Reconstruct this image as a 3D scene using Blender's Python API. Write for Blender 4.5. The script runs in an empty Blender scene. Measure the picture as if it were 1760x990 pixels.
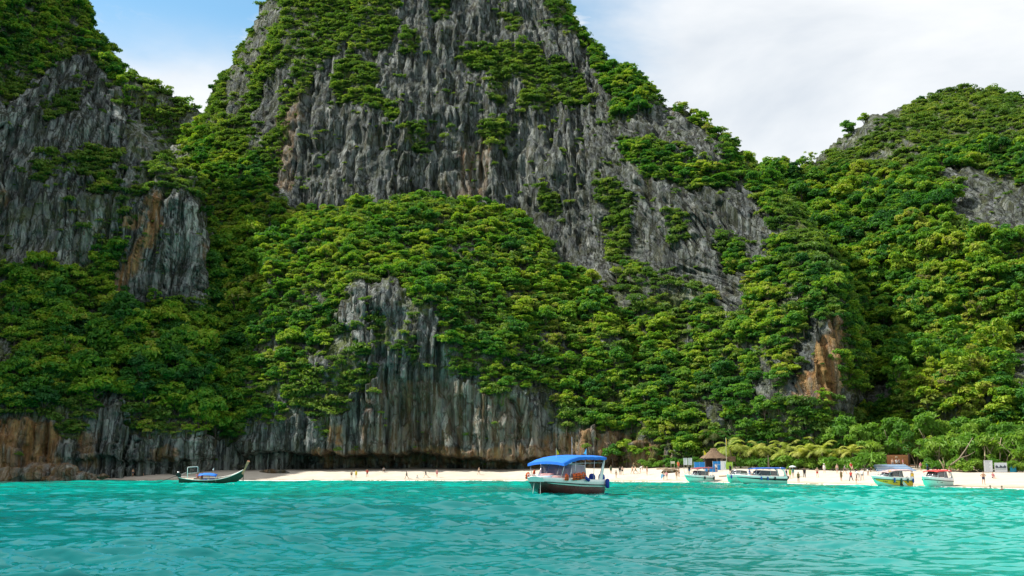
import bpy, bmesh, math, random
import numpy as np
from math import radians as R, sin, cos, pi
from mathutils import Vector, Matrix, Euler

SC = bpy.context.scene
COL = SC.collection
random.seed(7)
RNG = np.random.default_rng(11)

# ------------------------------------------------------------------ camera
F, CAMH = 1887.0, 2.3                       # focal length in photo pixels (1760 wide), eye height over the water
PITCH = math.atan((808 - 495) / F)
SP, CP = sin(PITCH), cos(PITCH)
cam_d = bpy.data.cameras.new('camera'); cam = bpy.data.objects.new('camera', cam_d); COL.objects.link(cam)
cam_d.sensor_width = 36; cam_d.lens = 36 * F / 1760
cam_d.clip_start = 0.5; cam_d.clip_end = 9000
cam.location = (0, 0, CAMH); cam.rotation_euler = (pi / 2 + PITCH, 0, 0)
SC.camera = cam

# ------------------------------------------------------------------ light
TO_SUN = Vector((-0.62, 0.12, 0.77)).normalized()
SUN_EL = math.asin(TO_SUN.z); SUN_AZ = math.atan2(TO_SUN.x, TO_SUN.y)
SC.view_settings.view_transform = 'Standard'; SC.view_settings.look = 'None'
SC.view_settings.exposure = 0.78; SC.view_settings.gamma = 1
sun_d = bpy.data.lights.new('sun', 'SUN'); sun = bpy.data.objects.new('sun', sun_d); COL.objects.link(sun)
sun_d.energy = 5.0; sun_d.angle = R(0.5); sun_d.color = (1, .95, .86)
sun.rotation_euler = TO_SUN.to_track_quat('Z', 'Y').to_euler()

def nd(nt, typ, ins=None, **kw):
    n = nt.nodes.new(typ)
    for k, v in kw.items(): setattr(n, k, v)
    for k, v in (ins or {}).items():
        s = n.inputs[k]
        if isinstance(v, bpy.types.NodeSocket): nt.links.new(v, s)
        else: s.default_value = v
    return n
def ramp(nt, fac, stops, interp='LINEAR'):
    n = nt.nodes.new('ShaderNodeValToRGB'); n.color_ramp.interpolation = interp
    e = n.color_ramp.elements
    while len(e) < len(stops): e.new(0.5)
    for q, (p, c) in zip(e, stops):
        q.position = p
        q.color = (c, c, c, 1) if isinstance(c, (int, float)) else (*c, 1)
    nt.links.new(fac, n.inputs[0]); return n.outputs[0]
def mixc(nt, f, a, b, mode='MIX'):
    n = nt.nodes.new('ShaderNodeMix'); n.data_type = 'RGBA'; n.blend_type = mode
    for k, v in ((0, f), (6, a), (7, b)):
        if isinstance(v, bpy.types.NodeSocket): nt.links.new(v, n.inputs[k])
        else: n.inputs[k].default_value = v if not isinstance(v, tuple) else ((*v, 1) if len(v) == 3 else v)
    return n.outputs[2]
def mth(nt, op, a, b=0.0, c=0.0, clamp=False):
    n = nt.nodes.new('ShaderNodeMath'); n.operation = op; n.use_clamp = clamp
    for i, v in enumerate((a, b, c)):
        if isinstance(v, bpy.types.NodeSocket): nt.links.new(v, n.inputs[i])
        else: n.inputs[i].default_value = v
    return n.outputs[0]
def noise(nt, vec, scale, detail=5, rough=.55, dist=0.0, out=0):
    n = nd(nt, 'ShaderNodeTexNoise', {'Vector': vec, 'Scale': scale, 'Detail': detail, 'Roughness': rough, 'Distortion': dist})
    return n.outputs[out]
def vmul(nt, v, s):
    return nd(nt, 'ShaderNodeVectorMath', {0: v, 1: s}, operation='MULTIPLY').outputs[0]

world = bpy.data.worlds.new('World'); SC.world = world; world.use_nodes = True
nt = world.node_tree; nt.nodes.clear()
sky = nd(nt, 'ShaderNodeTexSky', sky_type='NISHITA', sun_disc=False, sun_elevation=SUN_EL, sun_rotation=SUN_AZ,
         altitude=0, air_density=1.0, dust_density=0.6, ozone_density=2.2)
dirv = nd(nt, 'ShaderNodeTexCoord').outputs['Generated']
sep = nd(nt, 'ShaderNodeSeparateXYZ', {0: dirv})
dx, dz = sep.outputs[0], sep.outputs[2]
strch = vmul(nt, dirv, (1.0, 1.0, 2.6))
n1 = noise(nt, strch, 2.2, 7, .58, .4)
n2 = noise(nt, vmul(nt, dirv, (1.5, 1, 7.0)), 4.0, 8, .62, .9)
# overcast all round outside the blue hole, unseen part added as fill light; wisps and a bank low in the gap on the left
hole = nd(nt, 'ShaderNodeVectorMath', {0: dirv, 1: (-.315, .885, .345)}, operation='DOT_PRODUCT').outputs['Value']
right = ramp(nt, hole, [(.84, 1.0), (.965, -.12)])
cov = mth(nt, 'ADD', right, mth(nt, 'MULTIPLY_ADD', n1, 1.5, -.75))
wisp = ramp(nt, n2, [(.46, 0), (.75, .55)])
low = ramp(nt, dz, [(.30, .95), (.40, 0)])
cov = mth(nt, 'MAXIMUM', mth(nt, 'MAXIMUM', cov, wisp), mth(nt, 'MULTIPLY', low, mth(nt, 'MULTIPLY_ADD', n1, 1.6, -.05)))
cov = ramp(nt, cov, [(.05, 0), (.62, .93)], 'EASE')
shade = ramp(nt, noise(nt, strch, 3.2, 6, .55, .3), [(.28, (4.0, 4.35, 4.8)), (.5, (5.5, 5.65, 5.8)), (.68, (6.5, 6.5, 6.5))])
blue = mixc(nt, 1.0, sky.outputs[0], (.92, 1.20, 1.12), 'MULTIPLY')
bg = nd(nt, 'ShaderNodeBackground', {'Color': mixc(nt, cov, blue, shade), 'Strength': .1})
nt.links.new(bg.outputs[0], nd(nt, 'ShaderNodeOutputWorld').inputs[0])

SC.render.engine = 'CYCLES'
SC.cycles.use_denoising = True
SC.cycles.max_bounces = 6; SC.cycles.diffuse_bounces = 3; SC.cycles.glossy_bounces = 3
SC.cycles.transmission_bounces = 4; SC.cycles.transparent_max_bounces = 8
SC.cycles.caustics_reflective = False; SC.cycles.caustics_refractive = False

# ------------------------------------------------------------------ helpers: pixels to places
def ray(px, py):
    u = (px - 880) / F; v = (495 - py) / F
    return u, CP - v * SP, SP + v * CP
def at(px, py, Y):
    u, f, z = ray(px, py)
    return u / f * Y, Y + 0 * (u), CAMH + z / f * Y
def on_z(px, py, z=0.0):
    u, f, k = ray(px, py); t = (z - CAMH) / k
    return Vector((u * t, f * t, z))
def px_of(x, Y): return 880 + F * 1.0137 * x / Y

# ------------------------------------------------------------------ helpers: noise
def _h(ix, iy, iz, seed):
    h = (ix * 374761393 + iy * 668265263 + iz * 2147483647 + seed * 1274126177) & 0xFFFFFFFF
    h = ((h ^ (h >> 13)) * 1274126177) & 0xFFFFFFFF
    h = ((h ^ (h >> 16)) * 2246822519) & 0xFFFFFFFF
    return (h & 0xFFFFFF) / float(0xFFFFFF) * 2 - 1
def vn(x, y, z=None, seed=0):
    x = np.asarray(x, float); y = np.asarray(y, float)
    z = np.zeros_like(x) if z is None else np.asarray(z, float)
    fx, fy, fz = np.floor(x), np.floor(y), np.floor(z)
    ix, iy, iz = fx.astype(np.int64), fy.astype(np.int64), fz.astype(np.int64)
    tx, ty, tz = x - fx, y - fy, z - fz
    q = lambda t: t * t * t * (t * (t * 6 - 15) + 10)
    tx, ty, tz = q(tx), q(ty), q(tz)
    def L(a, b, t): return a + (b - a) * t
    return L(L(L(_h(ix, iy, iz, seed), _h(ix + 1, iy, iz, seed), tx), L(_h(ix, iy + 1, iz, seed), _h(ix + 1, iy + 1, iz, seed), tx), ty),
             L(L(_h(ix, iy, iz + 1, seed), _h(ix + 1, iy, iz + 1, seed), tx), L(_h(ix, iy + 1, iz + 1, seed), _h(ix + 1, iy + 1, iz + 1, seed), tx), ty), tz)
def fbm(x, y, z=None, octs=4, seed=0, gain=.5):
    s, a, k, tot = 0, 1.0, 1.0, 0
    for i in range(octs):
        s = s + a * vn(x * k, y * k, None if z is None else z * k, seed + i * 17); tot += a
        a *= gain; k *= 2.03
    return s / tot
def ridged(x, y, z=None, octs=3, seed=0, gain=.5):
    s, a, k, tot = 0, 1.0, 1.0, 0
    for i in range(octs):
        s = s + a * (1 - 2 * np.abs(vn(x * k, y * k, None if z is None else z * k, seed + i * 17))); tot += a
        a *= gain; k *= 2.1
    return s / tot
def sstep(a, b, x):
    t = np.clip((x - a) / (b - a), 0, 1); return t * t * (3 - 2 * t)

# ------------------------------------------------------------------ helpers: meshes and objects
def np_mesh(name, verts, faces, smooth=True, attrs=None, mats=(), midx=None):
    """verts (n,3), faces (m,k) with one k"""
    verts = np.asarray(verts, np.float32); faces = np.asarray(faces, np.int32)
    me = bpy.data.meshes.new(name)
    me.vertices.add(len(verts)); me.vertices.foreach_set('co', verts.ravel())
    m, k = faces.shape
    me.loops.add(m * k); me.loops.foreach_set('vertex_index', faces.ravel())
    me.polygons.add(m)
    me.polygons.foreach_set('loop_start', np.arange(0, m * k, k, dtype=np.int32))
    me.polygons.foreach_set('loop_total', np.full(m, k, np.int32))
    me.polygons.foreach_set('use_smooth', np.full(m, bool(smooth)))
    for mt in mats: me.materials.append(mt)
    if midx is not None: me.polygons.foreach_set('material_index', np.asarray(midx, np.int32))
    for an, (dom, vals) in (attrs or {}).items():
        a = me.attributes.new(an, 'FLOAT', dom); a.data.foreach_set('value', np.asarray(vals, np.float32).ravel())
    me.update(calc_edges=True); me.validate()
    return me
def grid_faces(nr, nc, off=0):
    i = np.arange(nr * nc).reshape(nr, nc) + off
    return np.stack([i[:-1, :-1], i[:-1, 1:], i[1:, 1:], i[1:, :-1]], -1).reshape(-1, 4)

def link(name, me, parent=None, loc=None, rot=None, scale=None):
    o = bpy.data.objects.new(name, me); COL.objects.link(o)
    if parent: o.parent = parent
    if loc is not None: o.location = loc
    if rot is not None: o.rotation_euler = rot if not isinstance(rot, (int, float)) else (0, 0, rot)
    if scale is not None: o.scale = scale if not isinstance(scale, (int, float)) else (scale,) * 3
    return o
def tag(o, label=None, cat=None, group=None, kind=None):
    for k, v in (('label', label), ('category', cat), ('group', group), ('kind', kind)):
        if v: o[k] = v
    return o
def thing(name, label, cat, loc=(0, 0, 0), rz=0.0, group=None):
    o = bpy.data.objects.new(name, None); o.empty_display_size = .3; COL.objects.link(o)
    o.location = loc; o.rotation_euler = (0, 0, rz)
    return tag(o, label, cat, group)

class MB:
    """collects simple shapes into ONE mesh"""
    def __init__(s): s.v = []; s.f = []
    def add(s, vs, fs):
        n = len(s.v); s.v += [tuple(p) for p in vs]; s.f += [tuple(i + n for i in f) for f in fs]; return s
    def box(s, c, d, rot=None, taper=1.0):
        x, y, z = d[0] / 2, d[1] / 2, d[2] / 2
        vs = [Vector((sx * x * (taper if sz > 0 else 1), sy * y * (taper if sz > 0 else 1), sz * z)) for sz in (-1, 1) for sy in (-1, 1) for sx in (-1, 1)]
        if rot is not None:
            m = Euler(rot).to_matrix(); vs = [m @ v for v in vs]
        c = Vector(c)
        return s.add([v + c for v in vs], [(0, 2, 3, 1), (4, 5, 7, 6), (0, 1, 5, 4), (2, 6, 7, 3), (0, 4, 6, 2), (1, 3, 7, 5)])
    def tube(s, pts, r, n=6, cap=True, flat=1.0):
        pts = [Vector(p) for p in pts]
        rr = r if hasattr(r, '__len__') else [r] * len(pts)
        rings = []
        up = Vector((0, 0, 1))
        for i, p in enumerate(pts):
            t = (pts[min(i + 1, len(pts) - 1)] - pts[max(i - 1, 0)])
            t = t.normalized() if t.length > 1e-9 else up
            a = t.cross(up)
            a = a.normalized() if a.length > 1e-3 else Vector((1, 0, 0))
            b = a.cross(t)
            rings.append([p + (a * cos(2 * pi * k / n) + b * sin(2 * pi * k / n) * flat) * rr[i] for k in range(n)])
        vs = [v for q in rings for v in q]
        fs = [(i * n + k, i * n + (k + 1) % n, (i + 1) * n + (k + 1) % n, (i + 1) * n + k) for i in range(len(pts) - 1) for k in range(n)]
        if cap: fs += [tuple(range(n))[::-1], tuple((len(pts) - 1) * n + k for k in range(n))]
        return s.add(vs, fs)
    def surf(s, rows, closed=False):
        nc = len(rows[0]); vs = [p for r_ in rows for p in r_]
        fs = []
        for i in range(len(rows) - 1):
            for k in range(nc if closed else nc - 1):
                k2 = (k + 1) % nc
                fs.append((i * nc + k, i * nc + k2, (i + 1) * nc + k2, (i + 1) * nc + k))
        return s.add(vs, fs)
    def slab(s, rows, th):
        """a surface with thickness th along z (downwards)"""
        nr, nc = len(rows), len(rows[0])
        top = [Vector(p) for r_ in rows for p in r_]; bot = [p - Vector((0, 0, th)) for p in top]
        n = len(top); fs = []
        for i in range(nr - 1):
            for k in range(nc - 1):
                q = (i * nc + k, i * nc + k + 1, (i + 1) * nc + k + 1, (i + 1) * nc + k)
                fs.append(q); fs.append(tuple(j + n for j in q[::-1]))
        edge = [k for k in range(nc)] + [i * nc + nc - 1 for i in range(1, nr)] + [(nr - 1) * nc + k for k in range(nc - 2, -1, -1)] + [i * nc for i in range(nr - 2, 0, -1)]
        for a, b in zip(edge, edge[1:] + edge[:1]): fs.append((a, a + n, b + n, b))
        return s.add(top + bot, fs)
    def ball(s, c, r, n=8, m=5):
        c = Vector(c); r = r if hasattr(r, '__len__') else (r, r, r)
        rows = []
        for i in range(m + 1):
            a = -pi / 2 + pi * i / m
            a = max(-pi / 2 + .02, min(pi / 2 - .02, a))
            rows.append([c + Vector((r[0] * cos(a) * cos(2 * pi * k / n), r[1] * cos(a) * sin(2 * pi * k / n), r[2] * sin(a))) for k in range(n)])
        return s.surf(rows, True)
    def poly(s, pts, depth):
        """flat outline extruded by vector depth"""
        a = [Vector(p) for p in pts]; d = Vector(depth); n = len(a)
        return s.add(a + [p + d for p in a], [tuple(range(n)), tuple(range(n, 2 * n))[::-1]] + [(i, i + n, (i + 1) % n + n, (i + 1) % n) for i in range(n)])
    def mesh(s, name, mat, smooth=False):
        me = bpy.data.meshes.new(name); me.from_pydata(s.v, [], s.f); me.materials.append(mat)
        bm = bmesh.new(); bm.from_mesh(me); bmesh.ops.recalc_face_normals(bm, faces=bm.faces); bm.to_mesh(me); bm.free()
        if smooth: me.polygons.foreach_set('use_smooth', [True] * len(me.polygons))
        me.update(); return me
    def build(s, name, mat, parent=None, smooth=False, **kw):
        return link(name, s.mesh(name, mat, smooth), parent, **kw)

# ------------------------------------------------------------------ materials
def new_mat(name):
    m = bpy.data.materials.new(name); m.use_nodes = True; m.node_tree.nodes.clear(); return m, m.node_tree
def finish(nt, shader):
    nt.links.new(shader, nd(nt, 'ShaderNodeOutputMaterial').inputs[0])
def geo_pos(nt): return nd(nt, 'ShaderNodeNewGeometry').outputs['Position']
def obj_pos(nt): return nd(nt, 'ShaderNodeTexCoord').outputs['Object']
_plain = {}
def plain(name, c, rough=.55, metal=0.0, wear=.18, scale=6.0, coat=0.0, spec=.4):
    """a painted / moulded / woven surface with slight mottling and grime"""
    if name in _plain: return _plain[name]
    m, nt = new_mat(name)
    p = obj_pos(nt)
    n = noise(nt, p, scale, 5, .6)
    f = ramp(nt, n, [(.35, 1 - wear), (.7, 1)])
    col = mixc(nt, 1.0, (*c, 1), f, 'MULTIPLY')
    rr = ramp(nt, noise(nt, p, scale * 2.3, 3), [(.3, max(.05, rough - .12)), (.7, min(1, rough + .12))])
    b = nd(nt, 'ShaderNodeBsdfPrincipled', {'Base Color': col, 'Roughness': rr, 'Metallic': metal, 'Specular IOR Level': spec, 'Coat Weight': coat})
    finish(nt, b.outputs[0]); _plain[name] = m; return m
# ------------------------------------------------------------------ setting materials
def rock_material(name, dark=(1.12, 1.12, 1.06)):
    m, nt = new_mat(name)
    p = geo_pos(nt)
    veg = nd(nt, 'ShaderNodeAttribute', attribute_name='veg').outputs['Fac']
    stain = nd(nt, 'ShaderNodeAttribute', attribute_name='stain').outputs['Fac']
    cav = nd(nt, 'ShaderNodeAttribute', attribute_name='relief').outputs['Fac']
    pv = vmul(nt, p, (1, .5, .13))                     # vertical drip streaks
    pvv = vmul(nt, p, (1, .4, .035))
    big = noise(nt, p, .07, 5, .6, .4)
    st1 = noise(nt, pv, .55, 8, .68, .5)
    st2 = noise(nt, pvv, .9, 6, .66, .2)
    fine = noise(nt, vmul(nt, p, (1, 1, .45)), 1.7, 8, .7)
    base = ramp(nt, st1, [(.31, (.018, .020, .024)), (.40, (.078, .087, .098)), (.51, (.165, .180, .196)), (.62, (.29, .303, .312)), (.73, (.45, .45, .44))])
    base = mixc(nt, ramp(nt, st2, [(.48, 0), (.57, .92)]), base, (.020, .021, .023))
    base = mixc(nt, ramp(nt, fine, [(.56, 0), (.72, .55)]), base, (.34, .335, .31))
    base = mixc(nt, ramp(nt, fine, [(.24, .8), (.40, 0)]), base, (.022, .022, .024))
    vor = nd(nt, 'ShaderNodeTexVoronoi', {'Vector': vmul(nt, nd(nt, 'ShaderNodeVectorMath', {0: p, 1: vmul(nt, noise(nt, p, .5, 4, .6, 0, 1), (2.2, 2.2, 4))}, operation='ADD').outputs[0], (1, .6, .28)), 'Scale': .42}, feature='DISTANCE_TO_EDGE').outputs['Distance']
    crack = ramp(nt, vor, [(0, 0), (.055, 1)])
    base = mixc(nt, mth(nt, 'MULTIPLY_ADD', crack, -.65, .65), base, (.016, .016, .017))
    warm = noise(nt, vmul(nt, p, (1, 1, .3)), .16, 5, .65, .7)
    base = mixc(nt, ramp(nt, warm, [(.57, 0), (.76, .42)]), base, (.20, .15, .085))
    base = mixc(nt, 1.0, base, ramp(nt, noise(nt, vmul(nt, p, (1, 1, .4)), .11, 6, .66, .8), [(.34, (.55, .57, .57)), (.50, (1, 1, 1)), (.66, (1.7, 1.67, 1.6))]), 'MULTIPLY')
    base = mixc(nt, 1.0, base, (*dark, 1), 'MULTIPLY')
    st = mth(nt, 'MULTIPLY', stain, ramp(nt, noise(nt, pvv, .62, 6, .62, .4), [(.33, .1), (.55, 1)]))
    ocol = ramp(nt, noise(nt, pv, .7, 6, .66), [(.28, (.10, .045, .022)), (.47, (.34, .16, .055)), (.62, (.50, .31, .14)), (.75, (.55, .47, .35))])
    base = mixc(nt, mth(nt, 'MULTIPLY', st, .9), base, ocol)
    moss = mth(nt, 'MULTIPLY', ramp(nt, noise(nt, p, .35, 6, .68), [(.38, 0), (.58, 1)]), ramp(nt, veg, [(.04, .22), (.45, 1)]))
    base = mixc(nt, mth(nt, 'MULTIPLY', moss, .85), base, ramp(nt, fine, [(.3, (.030, .050, .010)), (.7, (.15, .18, .030))]))
    hgt = mth(nt, 'ADD', mth(nt, 'MULTIPLY_ADD', crack, .45, mth(nt, 'MULTIPLY', st1, 1.1)), mth(nt, 'ADD', mth(nt, 'MULTIPLY', fine, .9), mth(nt, 'MULTIPLY', noise(nt, p, 5.0, 6, .7), .25)))
    bump = nd(nt, 'ShaderNodeBump', {'Height': hgt, 'Strength': 1.0, 'Distance': 1.1})
    b = nd(nt, 'ShaderNodeBsdfPrincipled', {'Base Color': base, 'Roughness': .9, 'Specular IOR Level': .15, 'Normal': bump.outputs[0]})
    finish(nt, b.outputs[0]); return m
M_ROCK = rock_material('limestone'); M_ROCK_DARK = rock_material('charcoal_limestone', (.74, .75, .72))

def leaf_material(name, stops, trans=.40, hue=.5):
    """leaf blades: colour by tree (object random) and by leaf clump (tint)"""
    m, nt = new_mat(name)
    oi = nd(nt, 'ShaderNodeObjectInfo'); rnd = oi.outputs['Random']
    spec = ramp(nt, noise(nt, oi.outputs['Location'], .045, 4, .6), [(.3, 0), (.7, 1)])
    tint = nd(nt, 'ShaderNodeAttribute', attribute_name='tint').outputs['Fac']
    f = mth(nt, 'ADD', mth(nt, 'ADD', mth(nt, 'MULTIPLY', rnd, .52), mth(nt, 'MULTIPLY', spec, .36)), mth(nt, 'MULTIPLY_ADD', tint, .40, -.13))
    c = ramp(nt, f, stops)
    c2 = mixc(nt, 1.0, c, (1.15, 1.25, .5), 'MULTIPLY')
    d = nd(nt, 'ShaderNodeBsdfDiffuse', {'Color': c})
    t = nd(nt, 'ShaderNodeBsdfTranslucent', {'Color': c2})
    g = nd(nt, 'ShaderNodeBsdfGlossy', {'Color': (1, 1, 1, 1), 'Roughness': .6})
    s = nd(nt, 'ShaderNodeMixShader', {0: trans, 1: d.outputs[0], 2: t.outputs[0]})
    s = nd(nt, 'ShaderNodeMixShader', {0: .012, 1: s.outputs[0], 2: g.outputs[0]})
    finish(nt, s.outputs[0]); return m
M_LEAF = leaf_material('jungle_leaves', [(0, (.014, .070, .020)), (.22, (.030, .125, .024)), (.42, (.068, .205, .024)), (.60, (.150, .290, .022)), (.78, (.30, .39, .030)), (.93, (.30, .30, .06)), (1, (.15, .14, .06))])
M_LEAF_DRY = leaf_material('cliff_shrub_leaves', [(0, (.036, .10, .022)), (.5, (.115, .205, .030)), (1, (.26, .31, .05))])
M_LEAF_LIME = leaf_material('lime_leaves', [(0, (.16, .24, .02)), (1, (.28, .33, .035))])
M_LEAF_BEACH = leaf_material('beach_tree_leaves', [(0, (.045, .15, .022)), (.5, (.12, .26, .030)), (1, (.25, .36, .05))])
M_PALM = leaf_material('palm_fronds', [(0, (.20, .27, .045)), (.5, (.33, .38, .07)), (1, (.42, .40, .10))])
M_PALM_DARK = leaf_material('dark_palm_fronds', [(0, (.05, .075, .018)), (1, (.10, .12, .03))])
M_BARK = plain('bark', (.13, .10, .075), .9, wear=.5, scale=3)
M_PALEBARK = plain('pale_bark', (.27, .22, .15), .9, wear=.4, scale=3)

def sand_material():
    m, nt = new_mat('beach_sand')
    p = geo_pos(nt)
    z = nd(nt, 'ShaderNodeSeparateXYZ', {0: p}).outputs[2]
    n = noise(nt, p, .35, 6, .65)
    c = ramp(nt, n, [(.3, (.42, .37, .30)), (.7, (.52, .465, .395))])
    wet = ramp(nt, mth(nt, 'ADD', z, mth(nt, 'MULTIPLY', n, .35)), [(.22, 1), (.58, 0)])
    c = mixc(nt, wet, c, (.27, .225, .155))
    c = mixc(nt, ramp(nt, noise(nt, p, 2.2, 5, .7), [(.58, 0), (.75, .35)]), c, (.30, .22, .14))
    bump = nd(nt, 'ShaderNodeBump', {'Height': noise(nt, p, 1.8, 6, .65), 'Strength': .55, 'Distance': .25})
    b = nd(nt, 'ShaderNodeBsdfPrincipled', {'Base Color': c, 'Roughness': .9, 'Specular IOR Level': .15, 'Normal': bump.outputs[0]})
    finish(nt, b.outputs[0]); return m
M_SAND = sand_material()

def water_material():
    m, nt = new_mat('lagoon_water')
    p = geo_pos(nt)
    shal = nd(nt, 'ShaderNodeAttribute', attribute_name='shallow').outputs['Fac']
    patch = noise(nt, vmul(nt, p, (.6, 1, 1)), .045, 4, .55, .6)
    c = ramp(nt, mth(nt, 'ADD', shal, mth(nt, 'MULTIPLY_ADD', patch, .5, -.25)), [(0, (.0001, .118, .122)), (.35, (.0001, .215, .190)), (.75, (.0003, .35, .285)), (1.0, (.03, .48, .37))])
    w1 = noise(nt, vmul(nt, p, (.75, 1.25, 1)), 1.9, 6, .62, .7)
    w2 = noise(nt, vmul(nt, p, (.8, 1.3, 1)), 7.0, 4, .6, .5)
    h = mth(nt, 'ADD', mth(nt, 'MULTIPLY', w1, .008), mth(nt, 'MULTIPLY', w2, .004))
    bump = nd(nt, 'ShaderNodeBump', {'Height': h, 'Strength': 1.0, 'Distance': 1.0})
    b = nd(nt, 'ShaderNodeBsdfPrincipled', {'Base Color': c, 'Roughness': .02, 'IOR': 1.333, 'Specular IOR Level': .5, 'Normal': bump.outputs[0]})
    finish(nt, b.outputs[0]); return m
M_WATER = water_material()

# ------------------------------------------------------------------ shoreline and sand
SHX = [-2500, -300, 100, 160, 300, 500, 860, 1000, 1100, 1200, 1300, 1400, 1500, 1600, 1760, 1900, 4000]
SHY = [252, 252, 254, 247, 247, 246, 245, 235, 225, 213, 201, 186, 168, 155, 134, 121, 60]
TOPY = [300, 300, 300, 262, 263, 264, 264, 250, 246, 238, 232, 226, 218, 210, 200, 195, 150]
TOPZ = [2, 2, 2, 1.9, 2.0, 2.2, 2.5, 2.5, 2.6, 2.7, 2.6, 2.3, 2.2, 2.0, 1.8, 1.7, 1.6]
def sand_z(px, Y):
    px = np.clip(px, -2500, 4000)
    dw = np.interp(px, SHX, SHY); dt = np.interp(px, SHX, TOPY); zt = np.interp(px, SHX, TOPZ)
    s = Y - dw
    t = np.clip(s / (dt - dw), 0, 1)
    z = np.where(s < 0, np.maximum(.06 * s, -3), zt * (1 - (1 - t) ** 1.5)) + np.maximum(0, Y - dt) * .05
    x = (px - 880) / (F * 1.0137) * Y
    return z + np.where(s > 1, 1, 0) * .10 * fbm(x * .22, np.asarray(Y) * .22, None, 3, 5) * np.clip(s / 6, 0, 1)
def on_sand(px, py):
    """where the line of sight through a pixel meets the sand (or, seaward of it, the water)"""
    Ys = np.linspace(110, 275, 660)
    x, y, z = at(px, py, Ys)
    d = z - np.maximum(sand_z(px + 0 * Ys, Ys), 0.0)
    k = np.argmax(d < 0)
    return Vector((float(x[k]), float(Ys[k]), float(max(sand_z(px, Ys[k]), 0)))) if (d < 0).any() else Vector((float(x[-1]), float(Ys[-1]), float(sand_z(px, Ys[-1]))))

pxs = np.concatenate([np.linspace(-2500, -120, 30), np.arange(-100, 1861, 6), np.linspace(1880, 3500, 30)])
ss = np.concatenate([np.linspace(-30, 0, 8), np.linspace(.6, 90, 110), np.linspace(95, 220, 10)])
PXg, Sg = np.meshgrid(pxs, ss)
Yg = np.interp(PXg, SHX, SHY) + Sg
Xg = (PXg - 880) / (F * 1.0137) * Yg
Zg = sand_z(PXg, Yg)
tag(link('beach', np_mesh('beach', np.stack([Xg, Yg, Zg], -1).reshape(-1, 3), grid_faces(*Xg.shape), mats=[M_SAND])), kind='structure')

# ------------------------------------------------------------------ water: real wavelets, one sheet to the horizon
def wave_height(x, y, res):
    rs = np.random.default_rng(5)
    h = np.zeros_like(x)
    gust = np.clip(.95 + 1.0 * fbm(x * .06, y * .04, None, 4, 31), .35, 1.7)
    for i in range(62):
        lam = .26 * (24 ** (i / 61.0))
        th = -pi / 2 + .25 + rs.normal(0, .40)
        k = 2 * pi / lam
        amp = .0090 * lam ** .48 * (.6 + .8 * rs.random())
        ph = rs.random() * 2 * pi
        arg = k * (x * cos(th) + y * sin(th)) + ph + .9 * np.sin(.11 * x + .07 * y + i)
        w = np.clip((lam - 2.0 * res) / (1.2 * res + 1e-6), 0, 1)
        s = np.sin(arg)
        h += w * amp * (s + .28 * (2 * (.5 + .5 * s) ** 2 - .75))
    for i in range(9):
        lam = 6 + 1.6 * i; th = -pi / 2 + .35 + rs.normal(0, .35)
        h += .0042 * lam * np.sin(2 * pi / lam * (x * cos(th) + y * sin(th)) + rs.random() * 6.28 + .8 * np.sin(.05 * x + i)) / 1.6
    return h * gust
ang = np.concatenate([np.linspace(-180, -50, 50), np.linspace(-49, -31.1, 130), np.linspace(-31, 31, 700), np.linspace(31.1, 49, 130), np.linspace(50, 180, 50)])
rad = np.concatenate([[.5, 6, 12], np.exp(np.linspace(math.log(15), math.log(275), 760)), [320, 420, 700, 1500, 4000, 9000]])
A, RR = np.meshgrid(np.radians(ang), rad)
X, Y = RR * np.sin(A), RR * np.cos(A)
dr = np.gradient(rad)[:, None] * np.ones_like(RR)
da = np.gradient(np.radians(ang))[None, :] * RR
Z = wave_height(X, Y, np.maximum(dr * .75, da))
pxw = 880 + F * 1.0137 * X / np.maximum(Y, 1)
near = np.where(Y > 5, np.interp(np.clip(pxw, -2500, 4000), SHX, SHY) - Y, 300)
shal = np.clip(np.exp(-np.maximum(near, 0) / 16.0) * .55 + .62 * (1 - sstep(65, 205, near)), 0, 1)
Z *= np.clip(.25 + near / 30, .25, 1)
tag(link('sea', np_mesh('sea', np.stack([X, Y, Z], -1).reshape(-1, 3), grid_faces(*X.shape), attrs={'shallow': ('POINT', shal)}, mats=[M_WATER])), kind='structure')

# ------------------------------------------------------------------ thin lines of foam where the wavelets run out
M_FOAM = plain('foam', (.72, .74, .72), .9, wear=.1)
fx = np.arange(150, 1860, 1.6); fv = []; rsf = np.random.default_rng(8)
for row in range(3):
    for q in fx:
        if fbm(np.array([q * .05]), np.array([row * 9.0]), None, 3, 77)[0] + rsf.normal(0, .2) < (.02, .12, .28)[row]: continue
        Yq = np.interp(q, SHX, SHY) - .25 - row * 1.1 - .8 * (1 + fbm(np.array([q * .03]), np.array([row * 5.0]), None, 3, 78)[0]); w = rsf.uniform(.08, .28)
        x0 = (q - 880) / (F * 1.0137) * Yq; x1 = (q + 1.9 - 880) / (F * 1.0137) * Yq; zf = .05 + .03 * row
        fv += [(x0, Yq - w, zf - .03), (x1, Yq - w * .7, zf - .03), (x1, Yq + w * .7, zf + .04), (x0, Yq + w, zf + .04)]
tag(link('foam', np_mesh('foam', fv, np.arange(len(fv)).reshape(-1, 4), mats=[M_FOAM])), 'thin broken foam lines along the waterline of the beach', 'foam', None, 'stuff')

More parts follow.
